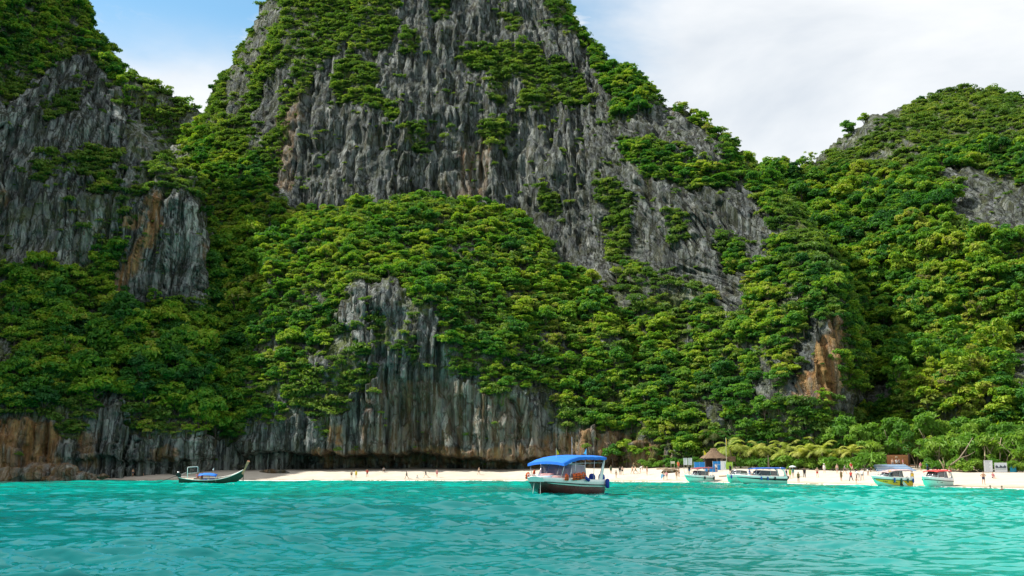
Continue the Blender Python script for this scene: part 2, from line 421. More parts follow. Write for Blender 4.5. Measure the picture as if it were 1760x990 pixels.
# ------------------------------------------------------------------ what grows where (outlines read off the photograph, on the rock itself)
def in_poly(px, py, poly):
    ins = np.zeros(px.shape, bool); n = len(poly)
    for i in range(n):
        x1, y1 = poly[i]; x2, y2 = poly[(i + 1) % n]
        if y1 == y2: continue
        c = ((y1 > py) != (y2 > py)) & (px < (x2 - x1) * (py - y1) / (y2 - y1) + x1)
        ins ^= c
    return ins
VEG = [
 (.32, [(515,692),(545,612),(598,540),(600,498),(690,476),(708,560),(640,600),(600,700)]),
 (.22, [(-300,340),(205,332),(205,385),(165,462),(0,462),(-300,470)]), (.32, [(200,196),(300,232),(340,330),(240,342),(196,330)]),
 (.35, [(1040,470),(1215,470),(1215,520),(1120,515),(1060,545)]), (.5, [(1330,300),(1385,370),(1440,470),(1400,470),(1330,400)]),
 (.50, [(1360,305),(1430,246),(1500,192),(1600,160),(1670,142),(1760,152),(1900,190),(1900,250),(1700,235),(1560,250),(1440,292)]),
 # main peak: bare face
 (.05, [(460,330),(475,250),(500,200),(540,120),(560,60),(600,0),(600,-200),(960,-200),(965,0),(1000,60),(1030,130),(1050,170),(1060,220),(1100,190),(1140,180),(1190,212),(1240,250),(1250,290),(1290,330),(1330,400),(1325,450),(1275,470),(1285,540),(1240,550),(1215,480),(1180,480),(1130,470),(1075,440),(1060,540),(1035,520),(960,450),(900,385),(840,362),(740,350),(680,352),(540,372)]),
 (.52, [(345,240),(345,195),(380,135),(440,45),(460,-200),(600,-200),(565,60),(545,120),(500,200),(470,260),(440,262),(400,240)]),
 (.18, [(380,200),(400,130),(430,75),(455,10),(490,5),(470,60),(425,150),(400,215)]),
 (.08, [(430,255),(448,150),(505,108),(512,130),(480,190),(462,235),(446,262)]),
 (.80, [(790,100),(830,78),(900,82),(965,105),(1015,150),(1000,172),(930,152),(880,132),(820,130)]),
 (.72, [(895,188),(905,160),(960,140),(1015,165),(1025,192),(960,186),(920,194)]),
 (.70, [(560,150),(600,88),(650,130),(652,172),(692,188),(685,206),(620,182),(580,178)]),
 (.62, [(540,-200),(700,-200),(690,40),(650,95),(590,80),(560,100)]),
 (.45, [(730,-60),(790,-60),(770,40),(740,40)]), (.55, [(850,20),(890,15),(905,45),(870,55)]),
 (.45, [(900,-60),(960,-60),(985,50),(950,40)]),
 (.92, [(955,-60),(1000,50),(1050,85),(1110,110),(1155,165),(1120,172),(1060,152),(1010,95),(975,40)]),
 (.88, [(1060,245),(1110,238),(1160,262),(1230,282),(1320,285),(1330,330),(1270,322),(1200,328),(1130,312),(1085,292)]),
 (.80, [(1025,298),(1060,300),(1088,350),(1078,400),(1062,470),(1045,430),(1040,350)]),
 (.95, [(1150,180),(1215,188),(1270,235),(1320,285),(1255,292),(1235,245),(1190,214)]),
 (.6, [(1140,365),(1175,360),(1185,420),(1160,425)]), (.95, [(1225,415),(1270,418),(1290,465),(1240,465)]),
 (.45, [(925,330),(960,330),(965,372),(940,372)]), (.5, [(820,190),(880,225),(870,260),(830,235)]), (.45, [(690,40),(720,60),(712,100),(690,90)]),
 (.5, [(700,220),(735,215),(735,260),(705,260)]), (.55, [(680,330),(740,335),(735,352),(690,352)]),
 (.35, [(845,120),(880,130),(870,180),(840,175)]),
 # left mountain
 (.05, [(-300,345),(-300,150),(0,165),(60,135),(130,85),(165,108),(190,150),(238,205),(205,222),(218,252),(172,262),(158,330),(200,335),(90,335),(20,348)]),
 (.75, [(70,190),(110,160),(145,150),(120,192),(90,212)]), (.8, [(120,272),(180,265),(175,300),(130,302)]), (.7, [(60,278),(105,275),(100,310),(65,305)]),
 (.6, [(0,120),(60,100),(60,150),(0,190)]), (.4, [(95,40),(130,60),(125,90),(95,80)]),
 (.14, [(20,400),(130,372),(152,420),(100,448),(20,442)]), (.3, [(-300,440),(10,440),(15,640),(-300,640)]),
 (.05, [(183,518),(190,470),(215,430),(205,390),(238,342),(290,335),(347,345),(364,430),(352,500),(337,538),(280,522),(220,528)]),
 (.25, [(230,210),(272,215),(282,262),(240,268)]), (.10, [(200,268),(238,270),(228,322),(205,332)]), (.3, [(130,525),(178,520),(176,562),(140,562)]),
 (.35, [(205,328),(238,330),(235,350),(205,375)]), (.3, [(235,590),(250,585),(255,620),(235,620)]),
 # shore cliffs
 (.03, [(-300,722),(80,716),(98,682),(160,702),(172,692),(185,672),(212,668),(225,742),(300,752),(370,748),(400,762),(440,742),(500,722),(522,692),(545,640),(560,600),(600,592),(600,520),(640,498),(682,500),(702,562),(738,528),(760,560),(768,642),(820,662),(860,692),(900,672),(940,682),(952,732),(1050,742),(1130,764),(1165,790),(1165,845),(-300,845)]),
 (.80, [(505,655),(560,642),(600,602),(645,640),(610,692),(545,722),(505,702)]), (.55, [(548,560),(600,560),(640,612),(600,642),(560,622)]),
 (.4, [(640,560),(700,570),(720,620),(660,610)]), (.35, [(545,700),(575,700),(570,745),(545,745)]),
 (.6, [(225,700),(300,720),(300,745),(230,735)]), (.7,[(60,690),(140,690),(150,740),(100,745)]), (.12,[(196,690),(212,668),(222,740),(190,740)]),
 (.5, [(765,600),(800,640),(780,650),(765,640)]), (.85, [(640,545),(665,545),(665,590),(645,590)]),
 # right shoulder
 (.05, [(1370,560),(1395,535),(1420,560),(1455,528),(1452,600),(1437,692),(1370,702),(1358,640)]),
 (.18, [(1310,620),(1350,620),(1350,690),(1310,712),(1290,690)]), (.18, [(1215,680),(1250,690),(1240,742),(1200,742)]),
 (.15, [(1440,690),(1520,652),(1560,690),(1500,712),(1440,716)]), (.45, [(1490,600),(1512,600),(1512,662),(1490,682)]),
 (.25, [(1335,500),(1370,500),(1370,540),(1335,530)]), (.5,[(1160,560),(1190,560),(1185,600),(1165,600)]), (.35,[(1085,770),(1160,760),(1210,790),(1190,812),(1085,812)]),
 # right hill
 (.22, [(1365,300),(1430,248),(1500,193),(1560,180),(1545,215),(1450,258),(1420,284)]),
 (.32, [(1450,262),(1560,242),(1592,262),(1582,292),(1500,288)]),
 (.10, [(1570,300),(1690,290),(1770,330),(1900,340),(1900,420),(1690,402),(1620,372),(1650,320)]),
 (.42, [(1600,182),(1760,188),(1900,200),(1900,230),(1760,222),(1620,200)]), (.25, [(1740,600),(1900,590),(1900,690),(1735,672)]),
 (.5, [(1470,380),(1500,380),(1500,420),(1475,420)]),
]
STAIN = [
 (1.0, [(180,522),(194,478),(232,425),(250,398),(252,345),(284,337),(279,395),(254,432),(222,480),(206,508)]), (.85, [(215,372),(245,365),(240,392),(218,392)]), (.8, [(335,430),(360,425),(360,460),(340,455)]),
 (.95, [(-300,735),(70,718),(100,740),(104,812),(-300,830)]), (.6, [(140,740),(170,740),(160,810),(135,810)]),
 (.65, [(945,742),(1060,735),(1140,765),(1165,790),(1165,820),(900,820),(905,775)]),
 (.9, [(1375,640),(1420,580),(1440,535),(1455,530),(1452,600),(1437,692),(1375,702)]),
 (.6, [(540,776),(760,772),(960,762),(960,800),(540,800)]), (1, [(566,738),(590,738),(590,768),(568,766)]), (.6, [(262,770),(300,765),(300,792),(262,792)]),
 (.25, [(640,660),(760,650),(900,690),(940,760),(620,770)]), (.5, [(-300,330),(12,330),(12,360),(-300,370)]), (.25, [(790,260),(850,230),(830,340),(790,350)]), (.35, [(470,200),(520,150),(500,320),(465,330)]),
]
def paint(table, px, py, default, jit=13.0):
    jx = px + jit * fbm(px / 26, py / 26, None, 3, 91) + jit * .9 * fbm(px / 8, py / 8, None, 2, 92)
    jy = py + jit * fbm(px / 26 + 40, py / 26, None, 3, 93) + jit * .9 * fbm(px / 8 + 40, py / 8, None, 2, 94)
    v = np.full(px.shape, default)
    for val, poly in table: v[in_poly(jx, jy, poly)] = val
    return v

# ------------------------------------------------------------------ mountains: relief sheets with crest and back
FOREST = []      # (x, y, z, size, veg, px, py, mass)
def mountain(name, px0, px1, top, cols, pbot=842, step=2.1, notch=None, lean=None, crest=22, amp=1.0, cover=None, wrap=None, seed=0, back=70, bk=1.0, rock=None, treesp=2.0):
    pxs = np.arange(px0, px1 + .1, step)
    tp = np.interp(pxs, [a for a, b in top], [b for a, b in top]) + 6 * fbm(pxs / 30, pxs * 0, None, 4, seed + 3)
    nr = int((pbot - tp.min()) / step) + 2
    T = np.linspace(0, 1, nr)[:, None]
    PX = np.repeat(pxs[None, :], nr, 0)
    PY = pbot + (tp[None, :] - pbot) * T
    keys = sorted(cols)
    prof = [np.interp(PY, [p for p, y in cols[k]][::-1] if cols[k][0][0] > cols[k][-1][0] else [p for p, y in cols[k]],
                      [y for p, y in cols[k]][::-1] if cols[k][0][0] > cols[k][-1][0] else [y for p, y in cols[k]]) for k in keys]
    Yd = np.zeros_like(PX)
    Yd += prof[0] * (PX <= keys[0]) + prof[-1] * (PX > keys[-1])
    for a in range(len(keys) - 1):
        s = (PX > keys[a]) & (PX <= keys[a + 1])
        w = np.clip((PX - keys[a]) / (keys[a + 1] - keys[a]), 0, 1)
        Yd += s * (prof[a] * (1 - w) + prof[a + 1] * w)
    # soften the joints of the profile
    for _ in range(int(14 / step)):
        Yd[1:-1] = (Yd[:-2] + 2 * Yd[1:-1] + Yd[2:]) / 4
        Yd[:, 1:-1] = (Yd[:, :-2] + 2 * Yd[:, 1:-1] + Yd[:, 2:]) / 4
    c = np.clip((PY - tp[None, :]) / (crest * 2.2), 0, 1)
    Yd += crest * .8 * (1 - c) ** 2.2
    if wrap:
        for (edge, w, dep) in wrap:           # flank turning away at a side
            Yd += dep * np.clip(1 - np.abs(PX - edge) / w, 0, 1) ** 2
    x, y, z = at(PX, PY, Yd)
    P = np.stack([x, y, z], -1)
    veg = paint(VEG, PX, PY, 1.0) if cover is None else np.full(PX.shape, cover)
    stain = paint(STAIN, PX, PY, 0.0, 9)
    for q in range(2):
        stain[1:-1, 1:-1] = (stain[1:-1, 1:-1] * 2 + stain[:-2, 1:-1] + stain[2:, 1:-1] + stain[1:-1, :-2] + stain[1:-1, 2:]) / 6
    # broad normals
    gu = np.gradient(P, axis=1); gv = np.gradient(P, axis=0)
    n = np.cross(gu, gv); n /= np.linalg.norm(n, axis=-1, keepdims=True) + 1e-9
    n[n[..., 1] > 0] *= -1
    n[..., 2] *= .45
    sh = (lean(PX, PY) if lean else 0)
    xs = x + z * sh + y * .10 + 2.0 * fbm(x * .06, z * .06, y * .06, 2, seed + 50)
    r1 = ridged(xs * .085, z * .016, None, 3, seed + 1, .55)
    r2 = ridged(xs * .30, z * .035, None, 3, seed + 2, .55)
    r3 = ridged(xs * .85, z * .13, None, 2, seed + 4, .6)
    blk = fbm(xs * .16, z * .12, None, 4, seed + 5)
    led = ridged(z * .10 + .4 * fbm(x * .04, z * .02, None, 2, seed + 8), x * .02, None, 2, seed + 6)
    wz = z + 2.5 * fbm(x * .11, z * .05, None, 2, seed + 14); wx = xs + 1.2 * fbm(x * .2, z * .1, None, 2, seed + 15)
    def cell(cx, cz, sd): return _h(np.floor(cx).astype(np.int64), np.floor(cz + .5 * _h(np.floor(cx).astype(np.int64), np.floor(cx).astype(np.int64) * 0, np.floor(cx).astype(np.int64) * 0, sd)).astype(np.int64), np.zeros(cx.shape, np.int64), sd)
    blocks = .9 * cell(wx * .42, wz * .085, seed + 31) + .55 * cell(wx * .95 + .3, wz * .24, seed + 32)
    r4 = ridged(xs * 1.9, z * .42, None, 2, seed + 13, .6)
    cleft = np.minimum(np.clip(np.abs(vn(xs * .17, z * .014, None, seed + 9)) * 11, 0, 1), np.clip(np.abs(vn(xs * .41, z * .03, None, seed + 12)) * 9 + .35, 0, 1)) - 1
    rk = 2.6 * r1 + 1.35 * r2 + .75 * r3 + (.2 + .2 * blk) * r4 + 1.7 * blk + .5 * led + 2.8 * cleft + blocks
    gr = 3.0 * fbm(x * .055, z * .055, y * .055, 3, seed + 7)
    d = np.where(veg > .5, gr + .35 * rk, rk * (1 - .3 * veg)) * amp
    for q in range(1):
        d[1:-1, 1:-1] = (d[1:-1, 1:-1] * 4 + d[:-2, 1:-1] + d[2:, 1:-1] + d[1:-1, :-2] + d[1:-1, 2:]) / 8
    P = P + n * d[..., None]
    if notch is not None:                     # sea-cut undercut along the foot
        dep, ceil = notch(PX)
        zc = ceil + .9 * fbm(x * .35, y * 0, None, 3, seed + 21) + .5 * np.abs(vn(x * 1.3, y * 0, None, seed + 22))
        k = 1 - sstep(zc - .5, zc + .35, P[..., 2])
        lip = np.exp(-((P[..., 2] - zc - 1.6) / 1.9) ** 2)
        P[..., 1] += (k * dep * (1 + .25 * fbm(x * .25, z * .6, None, 3, seed + 23)) - lip * np.minimum(dep, 3) * .45)
    nr_, nc_ = PX.shape
    # back sheet down to the ground
    rows = [P]
    topr = P[-1].copy()
    for k_, (dy, dzf) in enumerate(((6, .06), (16, .2), (34, .45), (back, 1.02))):
        r_ = topr.copy(); r_[:, 1] += dy * bk; r_[:, 2] = topr[:, 2] - (topr[:, 2] + 4) * dzf; rows.append(r_[None])
    V = np.concatenate(rows, 0)
    nb = V.shape[0]
    ext = lambda a, fill: np.concatenate([a, np.repeat(a[-1:], nb - nr_, 0) if fill is None else np.full((nb - nr_, nc_), fill)], 0)
    me = np_mesh(name, V.reshape(-1, 3), grid_faces(nb, nc_), attrs={'veg': ('POINT', ext(veg, None)), 'stain': ('POINT', ext(stain, None)), 'relief': ('POINT', ext(d, None))}, mats=[rock or M_ROCK])
    o = tag(link(name, me), kind='structure')
    # trees and shrubs
    e1 = P[:-1, 1:] - P[:-1, :-1]; e2 = P[1:, :-1] - P[:-1, :-1]
    area = np.linalg.norm(np.cross(e1, e2), axis=-1)
    vg = veg[:-1, :-1]
    patch = .5 + .5 * fbm(x[:-1, :-1] * .09, z[:-1, :-1] * .13, y[:-1, :-1] * .09, 4, seed + 60)
    ledge = np.clip(.5 + .5 * r1[:-1, :-1], 0, 1)
    up_ = int(19 / step); va = veg.copy(); va[:-up_] = np.minimum(va[:-up_], veg[up_:]); va = va[:-1, :-1]
    pr_tree = np.where((vg > .85) & (va > .85), 1.0, 0) / treesp ** 2
    mid = ~((vg > .85) & (va > .85)); und = (vg > .85) & (va > .85); vg = np.where((vg > .85) & (va <= .85), .66, vg)
    thr = 1 - vg
    pr_sh = np.where(mid & (vg < .12), .018 * (patch > .42), 0) + np.where(mid, sstep(thr - .36, thr + .16, patch * .82 + .18 * (1 - ledge)) * np.clip(vg * 2.4, .24, 1), 0) / 1.25 ** 2
    u = RNG.random(area.shape)
    zok = P[:-1, :-1, 2] > 3.2
    for pr, kind in ((pr_tree, 0), (pr_sh, 1), (np.where(und, .085, 0), 2)):
        cnt = RNG.poisson(np.minimum(pr * area, 2)) * zok
        ii, jj = np.nonzero(cnt)
        for i, j in zip(ii, jj):
            q = P[i, j]
            FOREST.append((q[0], q[1], q[2], kind, float(vg[i, j]), float(PX[i, j]), float(PY[i, j]), name, seed))
    return o

mountain('far_hill', 150, 420, [(150,150),(185,138),(205,130),(225,126),(260,146),(292,166),(335,190),(360,222),(420,260)],
         {150: [(842, 560), (120, 610)], 420: [(842, 560), (120, 620)]}, pbot=420, step=3, cover=.30, rock=M_ROCK_DARK, amp=1.2, seed=100, crest=14, back=120)
mountain('main_peak', 290, 1476,
         [(290,330),(330,225),(347,198),(380,140),(412,95),(440,52),(462,0),(485,-40),(560,-90),(700,-120),(850,-100),(930,-45),(965,0),(998,64),(1040,100),(1086,120),(1134,174),(1204,212),(1252,248),(1292,294),(1322,302),(1378,372),(1424,438),(1456,496),(1468,545),(1476,620)],
         {290: [(842, 330), (420, 360), (200, 420), (-120, 480)], 420: [(842, 330), (420, 352), (260, 372), (100, 418), (-120, 480)], 500: [(842, 340), (380, 345), (200, 372), (60, 402), (-120, 455)],
          640: [(842, 345), (360, 346), (200, 364), (0, 405), (-140, 450)], 880: [(842, 340), (400, 343), (200, 366), (0, 408), (-140, 450)],
          1000: [(842, 285), (700, 290), (550, 310), (400, 334), (280, 346), (100, 384), (0, 412)],
          1100: [(842, 252), (760, 252), (700, 260), (520, 292), (430, 308), (300, 322), (160, 356), (100, 372)],
          1200: [(842, 246), (770, 248), (700, 256), (480, 292), (350, 308), (250, 330), (195, 345)],
          1300: [(842, 238), (770, 240), (700, 244), (550, 268), (450, 286), (300, 318), (280, 322)],
          1400: [(842, 230), (700, 233), (560, 241), (500, 256), (400, 282), (300, 304)], 1476: [(842, 236), (700, 238), (540, 246), (400, 285)]},
         lean=lambda px, py: .42 * sstep(960, 1080, px) * sstep(560, 440, py), wrap=[(1476, 40, 22), (290, 60, 20)], rock=M_ROCK_DARK, seed=200)
mountain('right_hill', 1290, 1990, [(1290,300),(1312,288),(1345,286),(1372,297),(1400,278),(1430,252),(1470,225),(1500,203),(1550,188),(1600,170),(1640,159),(1668,153),(1740,163),(1800,183),(1990,300)],
         {1290: [(842, 290), (600, 310), (290, 400)], 1450: [(842, 262), (700, 266), (560, 305), (400, 350), (250, 415)], 1560: [(842, 240), (690, 246), (650, 262), (600, 290), (430, 318), (300, 360), (175, 430)],
          1700: [(842, 228), (680, 234), (640, 252), (600, 282), (430, 300), (300, 350), (150, 425)], 1990: [(842, 205), (680, 222), (600, 250), (400, 300), (300, 340)]}, step=2.6, rock=M_ROCK_DARK, seed=300, amp=.9)
mountain('valley', 215, 690, [(215,420),(300,256),(330,238),(352,240),(400,260),(450,285),(480,325),(530,362),(600,362),(690,370)],
         {215: [(842, 268), (700, 278), (400, 330), (210, 400)], 350: [(842, 266), (740, 268), (640, 285), (520, 308), (360, 352), (210, 405)], 480: [(842, 268), (740, 270), (640, 284), (500, 306), (320, 346)], 690: [(842, 300), (600, 318), (360, 344)]}, step=2.6, seed=400, amp=.8)
mountain('left_mountain', -420, 372, [(-420,-40),(-200,-70),(-60,-150),(60,-200),(100,-110),(135,-30),(148,18),(165,62),(182,94),(200,120),(209,172),(234,206),(280,246),(302,270),(322,305),(345,340),(362,395),(368,470),(372,560)],
         {-420: [(842, 196), (600, 204), (300, 216), (0, 236), (-420, 280)], -150: [(842, 226), (600, 236), (300, 252), (0, 272), (-420, 320)], 0: [(842, 241), (700, 246), (600, 258), (500, 274), (400, 284), (300, 290), (200, 298), (100, 310), (0, 326), (-300, 365)],  # off-frame columns pushed forward as an added spur that shades this slope
          200: [(842, 250), (700, 254), (620, 268), (540, 286), (340, 292), (200, 312), (100, 332), (0, 350)], 330: [(842, 256), (740, 258), (640, 272), (545, 291), (350, 297), (230, 318)], 372: [(842, 262), (740, 264), (640, 278), (545, 299), (350, 312)]},
         notch=lambda px: (2.2 * sstep(90, 160, px), 4.6 + 0 * px), wrap=[(372, 40, 16)], bk=.35, seed=500)  # unseen back thinned to let sun through to the valley
mountain('middle_hill', 395, 1130, [(395,640),(425,560),(450,480),(470,430),(500,388),(560,366),(620,352),(680,342),(740,342),(800,352),(860,366),(920,408),(980,458),(1020,505),(1060,560),(1100,640),(1130,730)],
         {395: [(842, 266), (745, 267), (700, 274), (560, 292)], 500: [(842, 264), (730, 264), (660, 268), (560, 282), (390, 318)], 620: [(842, 262), (600, 265), (500, 275), (350, 326)],
          740: [(842, 262), (600, 265), (520, 272), (345, 330)], 880: [(842, 258), (680, 261), (600, 268), (380, 322)], 1000: [(842, 254), (740, 256), (640, 272), (480, 305)], 1130: [(842, 254), (740, 256), (700, 264)]},
         notch=lambda px: (10 * sstep(400, 470, px) * (1 - .6 * sstep(740, 960, px)) * (1 - .8 * sstep(960, 1100, px)), 6.1 - 1.8 * sstep(640, 900, px)), wrap=[(395, 40, 14), (1130, 50, 20)], seed=600)
# ------------------------------------------------------------------ trees
def unit(v): return v / (np.linalg.norm(v, axis=-1, keepdims=True) + 1e-9)
def leaf_cloud(clumps, per, size, rs, up=.35, loose=.55, long=1.5, droop=0.0):
    """clumps: (cx,cy,cz, rx,ry,rz, tint). Leaf blades over the upper shell of every clump and some inside it."""
    vs, tint = [], []
    for (cx, cy, cz, rx, ry, rz, tn) in clumps:
        k = int(per * rs.uniform(.8, 1.2))
        d = unit(rs.normal(size=(k, 3))); d[:, 2] = np.where(d[:, 2] < -.25, -d[:, 2] * .7, d[:, 2]); d = unit(d)
        rad = rs.uniform(.55, 1.08, (k, 1)) ** .7
        bump = 1 + .22 * np.sin(d[:, :1] * 7 + cx * 3) * np.sin(d[:, 1:2] * 6 + cy * 3)
        p = np.array([cx, cy, cz]) + d * rad * bump * np.array([rx, ry, rz])
        n = unit(d / np.array([rx, ry, rz]) * min(rx, rz) + np.array([0, 0, up]) + rs.normal(size=(k, 3)) * loose)
        a = unit(np.cross(n, rs.normal(size=(k, 3)))); b = np.cross(n, a)
        s = size * rs.uniform(.65, 1.35, (k, 1)); l = s * long
        q = np.stack([p - a * l, p - b * s * .62 + n * .05, p + a * l - np.array([0, 0, droop]) * l, p + b * s * .62 + n * .05], 1)
        vs.append(q.reshape(-1, 3)); tint.append(np.repeat(np.clip(tn + rs.normal(0, .16, k), 0, 1), 4))
    v = np.concatenate(vs); t = np.concatenate(tint)
    return v, np.arange(len(v)).reshape(-1, 4), t
def trunk_mb(h, r, limbs, rs, lean=.25, split=.55):
    mb = MB(); lx, ly = rs.normal(0, lean, 2)
    ax = lambda t: Vector((lx * t * t * h * .5 + .08 * h * sin(3 * t) * .3, ly * t * t * h * .5, h * t))
    mb.tube([ax(t) - Vector((0, 0, .8 if t == 0 else 0)) for t in (0, .15, .35, .6, .85, 1)], [r * 1.35, r, r * .82, r * .65, r * .42, r * .2], 6)
    for (tx, ty, tz) in limbs:
        a = ax(min(.95, max(.35, split * rs.uniform(.8, 1.35)))); e = Vector((tx, ty, tz)); m = a.lerp(e, .5) + Vector((0, 0, .12 * h * rs.uniform(.2, 1)))
        mb.tube([a, m, e], [r * .45, r * .28, r * .08], 5)
    return mb
def crown_clumps(kind, rs):
    c = []
    if kind == 'layered':                    # flat shelves of foliage
        for i in range(15):
            a = rs.uniform(0, 2 * pi); d = 2.5 * math.sqrt(rs.random()); z = 3.4 + rs.uniform(-.9, .9) - .10 * d * d
            w = rs.uniform(.65, 1.3); c.append((d * cos(a), d * sin(a), z, w, w, w * .45, rs.uniform(.25, .85)))
    elif kind == 'dome':
        for i in range(17):
            a = rs.uniform(0, 2 * pi); d = 2.2 * math.sqrt(rs.random()); z = 3.3 + 1.5 * (1 - (d / 2.3) ** 2) + rs.uniform(-.7, .5)
            w = rs.uniform(.55, 1.1); c.append((d * cos(a), d * sin(a), z, w, w, w * .72, rs.uniform(.2, .85)))
    elif kind == 'tall':
        for i in range(22):
            z = rs.uniform(2.2, 7.2); w0 = 1.9 * math.sqrt(max(.1, 1 - ((z - 4.6) / 3.3) ** 2)); a = rs.uniform(0, 2 * pi); d = w0 * rs.uniform(.3, 1)
            w = rs.uniform(.55, 1.0); c.append((d * cos(a), d * sin(a), z, w, w, w * .75, rs.uniform(.2, .85)))
    elif kind == 'sparse':
        for i in range(16):
            a = rs.uniform(0, 2 * pi); d = 2.6 * rs.random(); z = rs.uniform(2.2, 6.0)
            w = rs.uniform(.4, .8); c.append((d * cos(a), d * sin(a), z, w, w, w * .6, rs.uniform(.2, 1)))
    elif kind == 'umbrella':
        for i in range(14):
            a = rs.uniform(0, 2 * pi); d = 4.2 * math.sqrt(rs.random()); z = 4.9 - .055 * d * d + rs.uniform(-.2, .25)
            w = rs.uniform(1.0, 1.5); c.append((d * cos(a), d * sin(a), z, w, w, w * .34, rs.uniform(.3, .9)))
    elif kind == 'bush':
        for i in range(7):
            a = rs.uniform(0, 2 * pi); d = 1.15 * math.sqrt(rs.random()); z = .75 + rs.uniform(-.35, .6)
            w = rs.uniform(.5, .85); c.append((d * cos(a), d * sin(a), z, w, w, w * .75, rs.uniform(.2, .9)))
    elif kind == 'shrub':                    # small, wind-trimmed, on ledges
        for i in range(4):
            a = rs.uniform(0, 2 * pi); d = .9 * math.sqrt(rs.random()); z = .55 + rs.uniform(-.2, .35)
            w = rs.uniform(.5, .85); c.append((d * cos(a), d * sin(a), z, w, w, w * .5, rs.uniform(.2, .9)))
    return c
PROTO = {}
def make_proto(kind, i, per, size, leafmat, **kw):
    rs = np.random.default_rng(1000 + hash(kind) % 7 + i * 13 if False else 1000 + sum(map(ord, kind)) + i * 131)
    cl = crown_clumps(kind, rs)
    v, f, t = leaf_cloud(cl, per, size, rs, **kw)
    me = np_mesh('crown', v, f, smooth=False, attrs={'tint': ('POINT', t)}, mats=[leafmat])
    h = {'sparse': 5.2, 'layered': 3.3, 'dome': 3.8, 'tall': 5.5, 'umbrella': 4.7, 'bush': .8, 'shrub': .5}[kind]
    r = {'bush': .07, 'shrub': .07, 'umbrella': .2}.get(kind, .16)
    tm = trunk_mb(h, r, [(c[0], c[1], c[2] - c[5] * .3) for c in cl[:6]], rs)
    tme = tm.mesh('trunk', M_BARK, True)
    return me, tme
for kind, n, per, size, mat, kw in (('layered', 4, 72, .22, M_LEAF, dict(up=.7)), ('dome', 4, 66, .23, M_LEAF, dict(up=.35)), ('tall', 2, 66, .23, M_LEAF, {}),
                                    ('sparse', 2, 30, .24, M_LEAF, dict(up=.2, loose=.8)), ('shrub', 4, 46, .17, M_LEAF_DRY, dict(up=.5))):
    for i in range(n): PROTO[kind, i] = make_proto(kind, i, per, size, mat, **kw)

# prototypes for the wood: crown and trunk in one mesh, kept out of the scene
def joined(name, me_a, me_b):
    va = np.empty(len(me_a.vertices) * 3, np.float32); me_a.vertices.foreach_get('co', va); va = va.reshape(-1, 3)
    t = np.empty(len(va), np.float32); me_a.attributes['tint'].data.foreach_get('value', t)
    fa = np.arange(len(va)).reshape(-1, 4)
    vb = [v.co[:] for v in me_b.vertices]; fb = [p.vertices[:] for p in me_b.polygons if len(p.vertices) == 4]
    f = np.concatenate([fa, np.array(fb) + len(va)]); v = np.concatenate([va, np.array(vb, np.float32)])
    mi = np.r_[np.zeros(len(fa)), np.ones(len(fb))]
    return np_mesh(name, v, f, False, {'tint': ('POINT', np.r_[t, np.zeros(len(vb))])}, [me_a.materials[0], me_b.materials[0]], mi)
KINDS_COL = bpy.data.collections.new('wood_kinds')
ORDER = sorted(PROTO)
for i, k in enumerate(ORDER):
    KINDS_COL.objects.link(bpy.data.objects.new('kind_%02d' % i, joined('wood_tree', *PROTO[k])))
IDX = {k: i for i, k in enumerate(ORDER)}
def wood_tree_nodes():
    g = bpy.data.node_groups.new('grow_wood', 'GeometryNodeTree')
    g.interface.new_socket('Geometry', in_out='INPUT', socket_type='NodeSocketGeometry'); g.interface.new_socket('Geometry', in_out='OUTPUT', socket_type='NodeSocketGeometry')
    i = g.nodes.new('NodeGroupInput'); o = g.nodes.new('NodeGroupOutput')
    ci = g.nodes.new('GeometryNodeCollectionInfo'); ci.inputs[0].default_value = KINDS_COL; ci.inputs[1].default_value = True; ci.inputs[2].default_value = True
    ip = g.nodes.new('GeometryNodeInstanceOnPoints')
    def at_(nm, ty):
        n = g.nodes.new('GeometryNodeInputNamedAttribute'); n.data_type = ty; n.inputs[0].default_value = nm
        return n.outputs[0]
    g.links.new(i.outputs[0], ip.inputs['Points']); g.links.new(ci.outputs[0], ip.inputs['Instance'])
    ip.inputs['Pick Instance'].default_value = True
    g.links.new(at_('kind', 'INT'), ip.inputs['Instance Index'])
    g.links.new(at_('turn', 'FLOAT_VECTOR'), ip.inputs['Rotation']); g.links.new(at_('size', 'FLOAT_VECTOR'), ip.inputs['Scale'])
    g.links.new(ip.outputs[0], o.inputs[0]); return g
WOOD = wood_tree_nodes()
def wood(name, rows, label, cat):
    """rows: x,y,z, kind index, tilt x, tilt y, turn, size"""
    a = np.array(rows, float)
    me = bpy.data.meshes.new(name); me.vertices.add(len(a)); me.vertices.foreach_set('co', a[:, :3].astype(np.float32).ravel())
    k = me.attributes.new('kind', 'INT', 'POINT'); k.data.foreach_set('value', a[:, 3].astype(np.int32))
    t = me.attributes.new('turn', 'FLOAT_VECTOR', 'POINT'); t.data.foreach_set('vector', a[:, 4:7].astype(np.float32).ravel())
    s = me.attributes.new('size', 'FLOAT_VECTOR', 'POINT'); s.data.foreach_set('vector', np.stack([a[:, 7], a[:, 7], a[:, 7] * RNG.uniform(.85, 1.2, len(a))], -1).astype(np.float32).ravel())
    o = link(name, me); m = o.modifiers.new('grow', 'NODES'); m.node_group = WOOD
    return tag(o, label, cat, None, 'stuff')

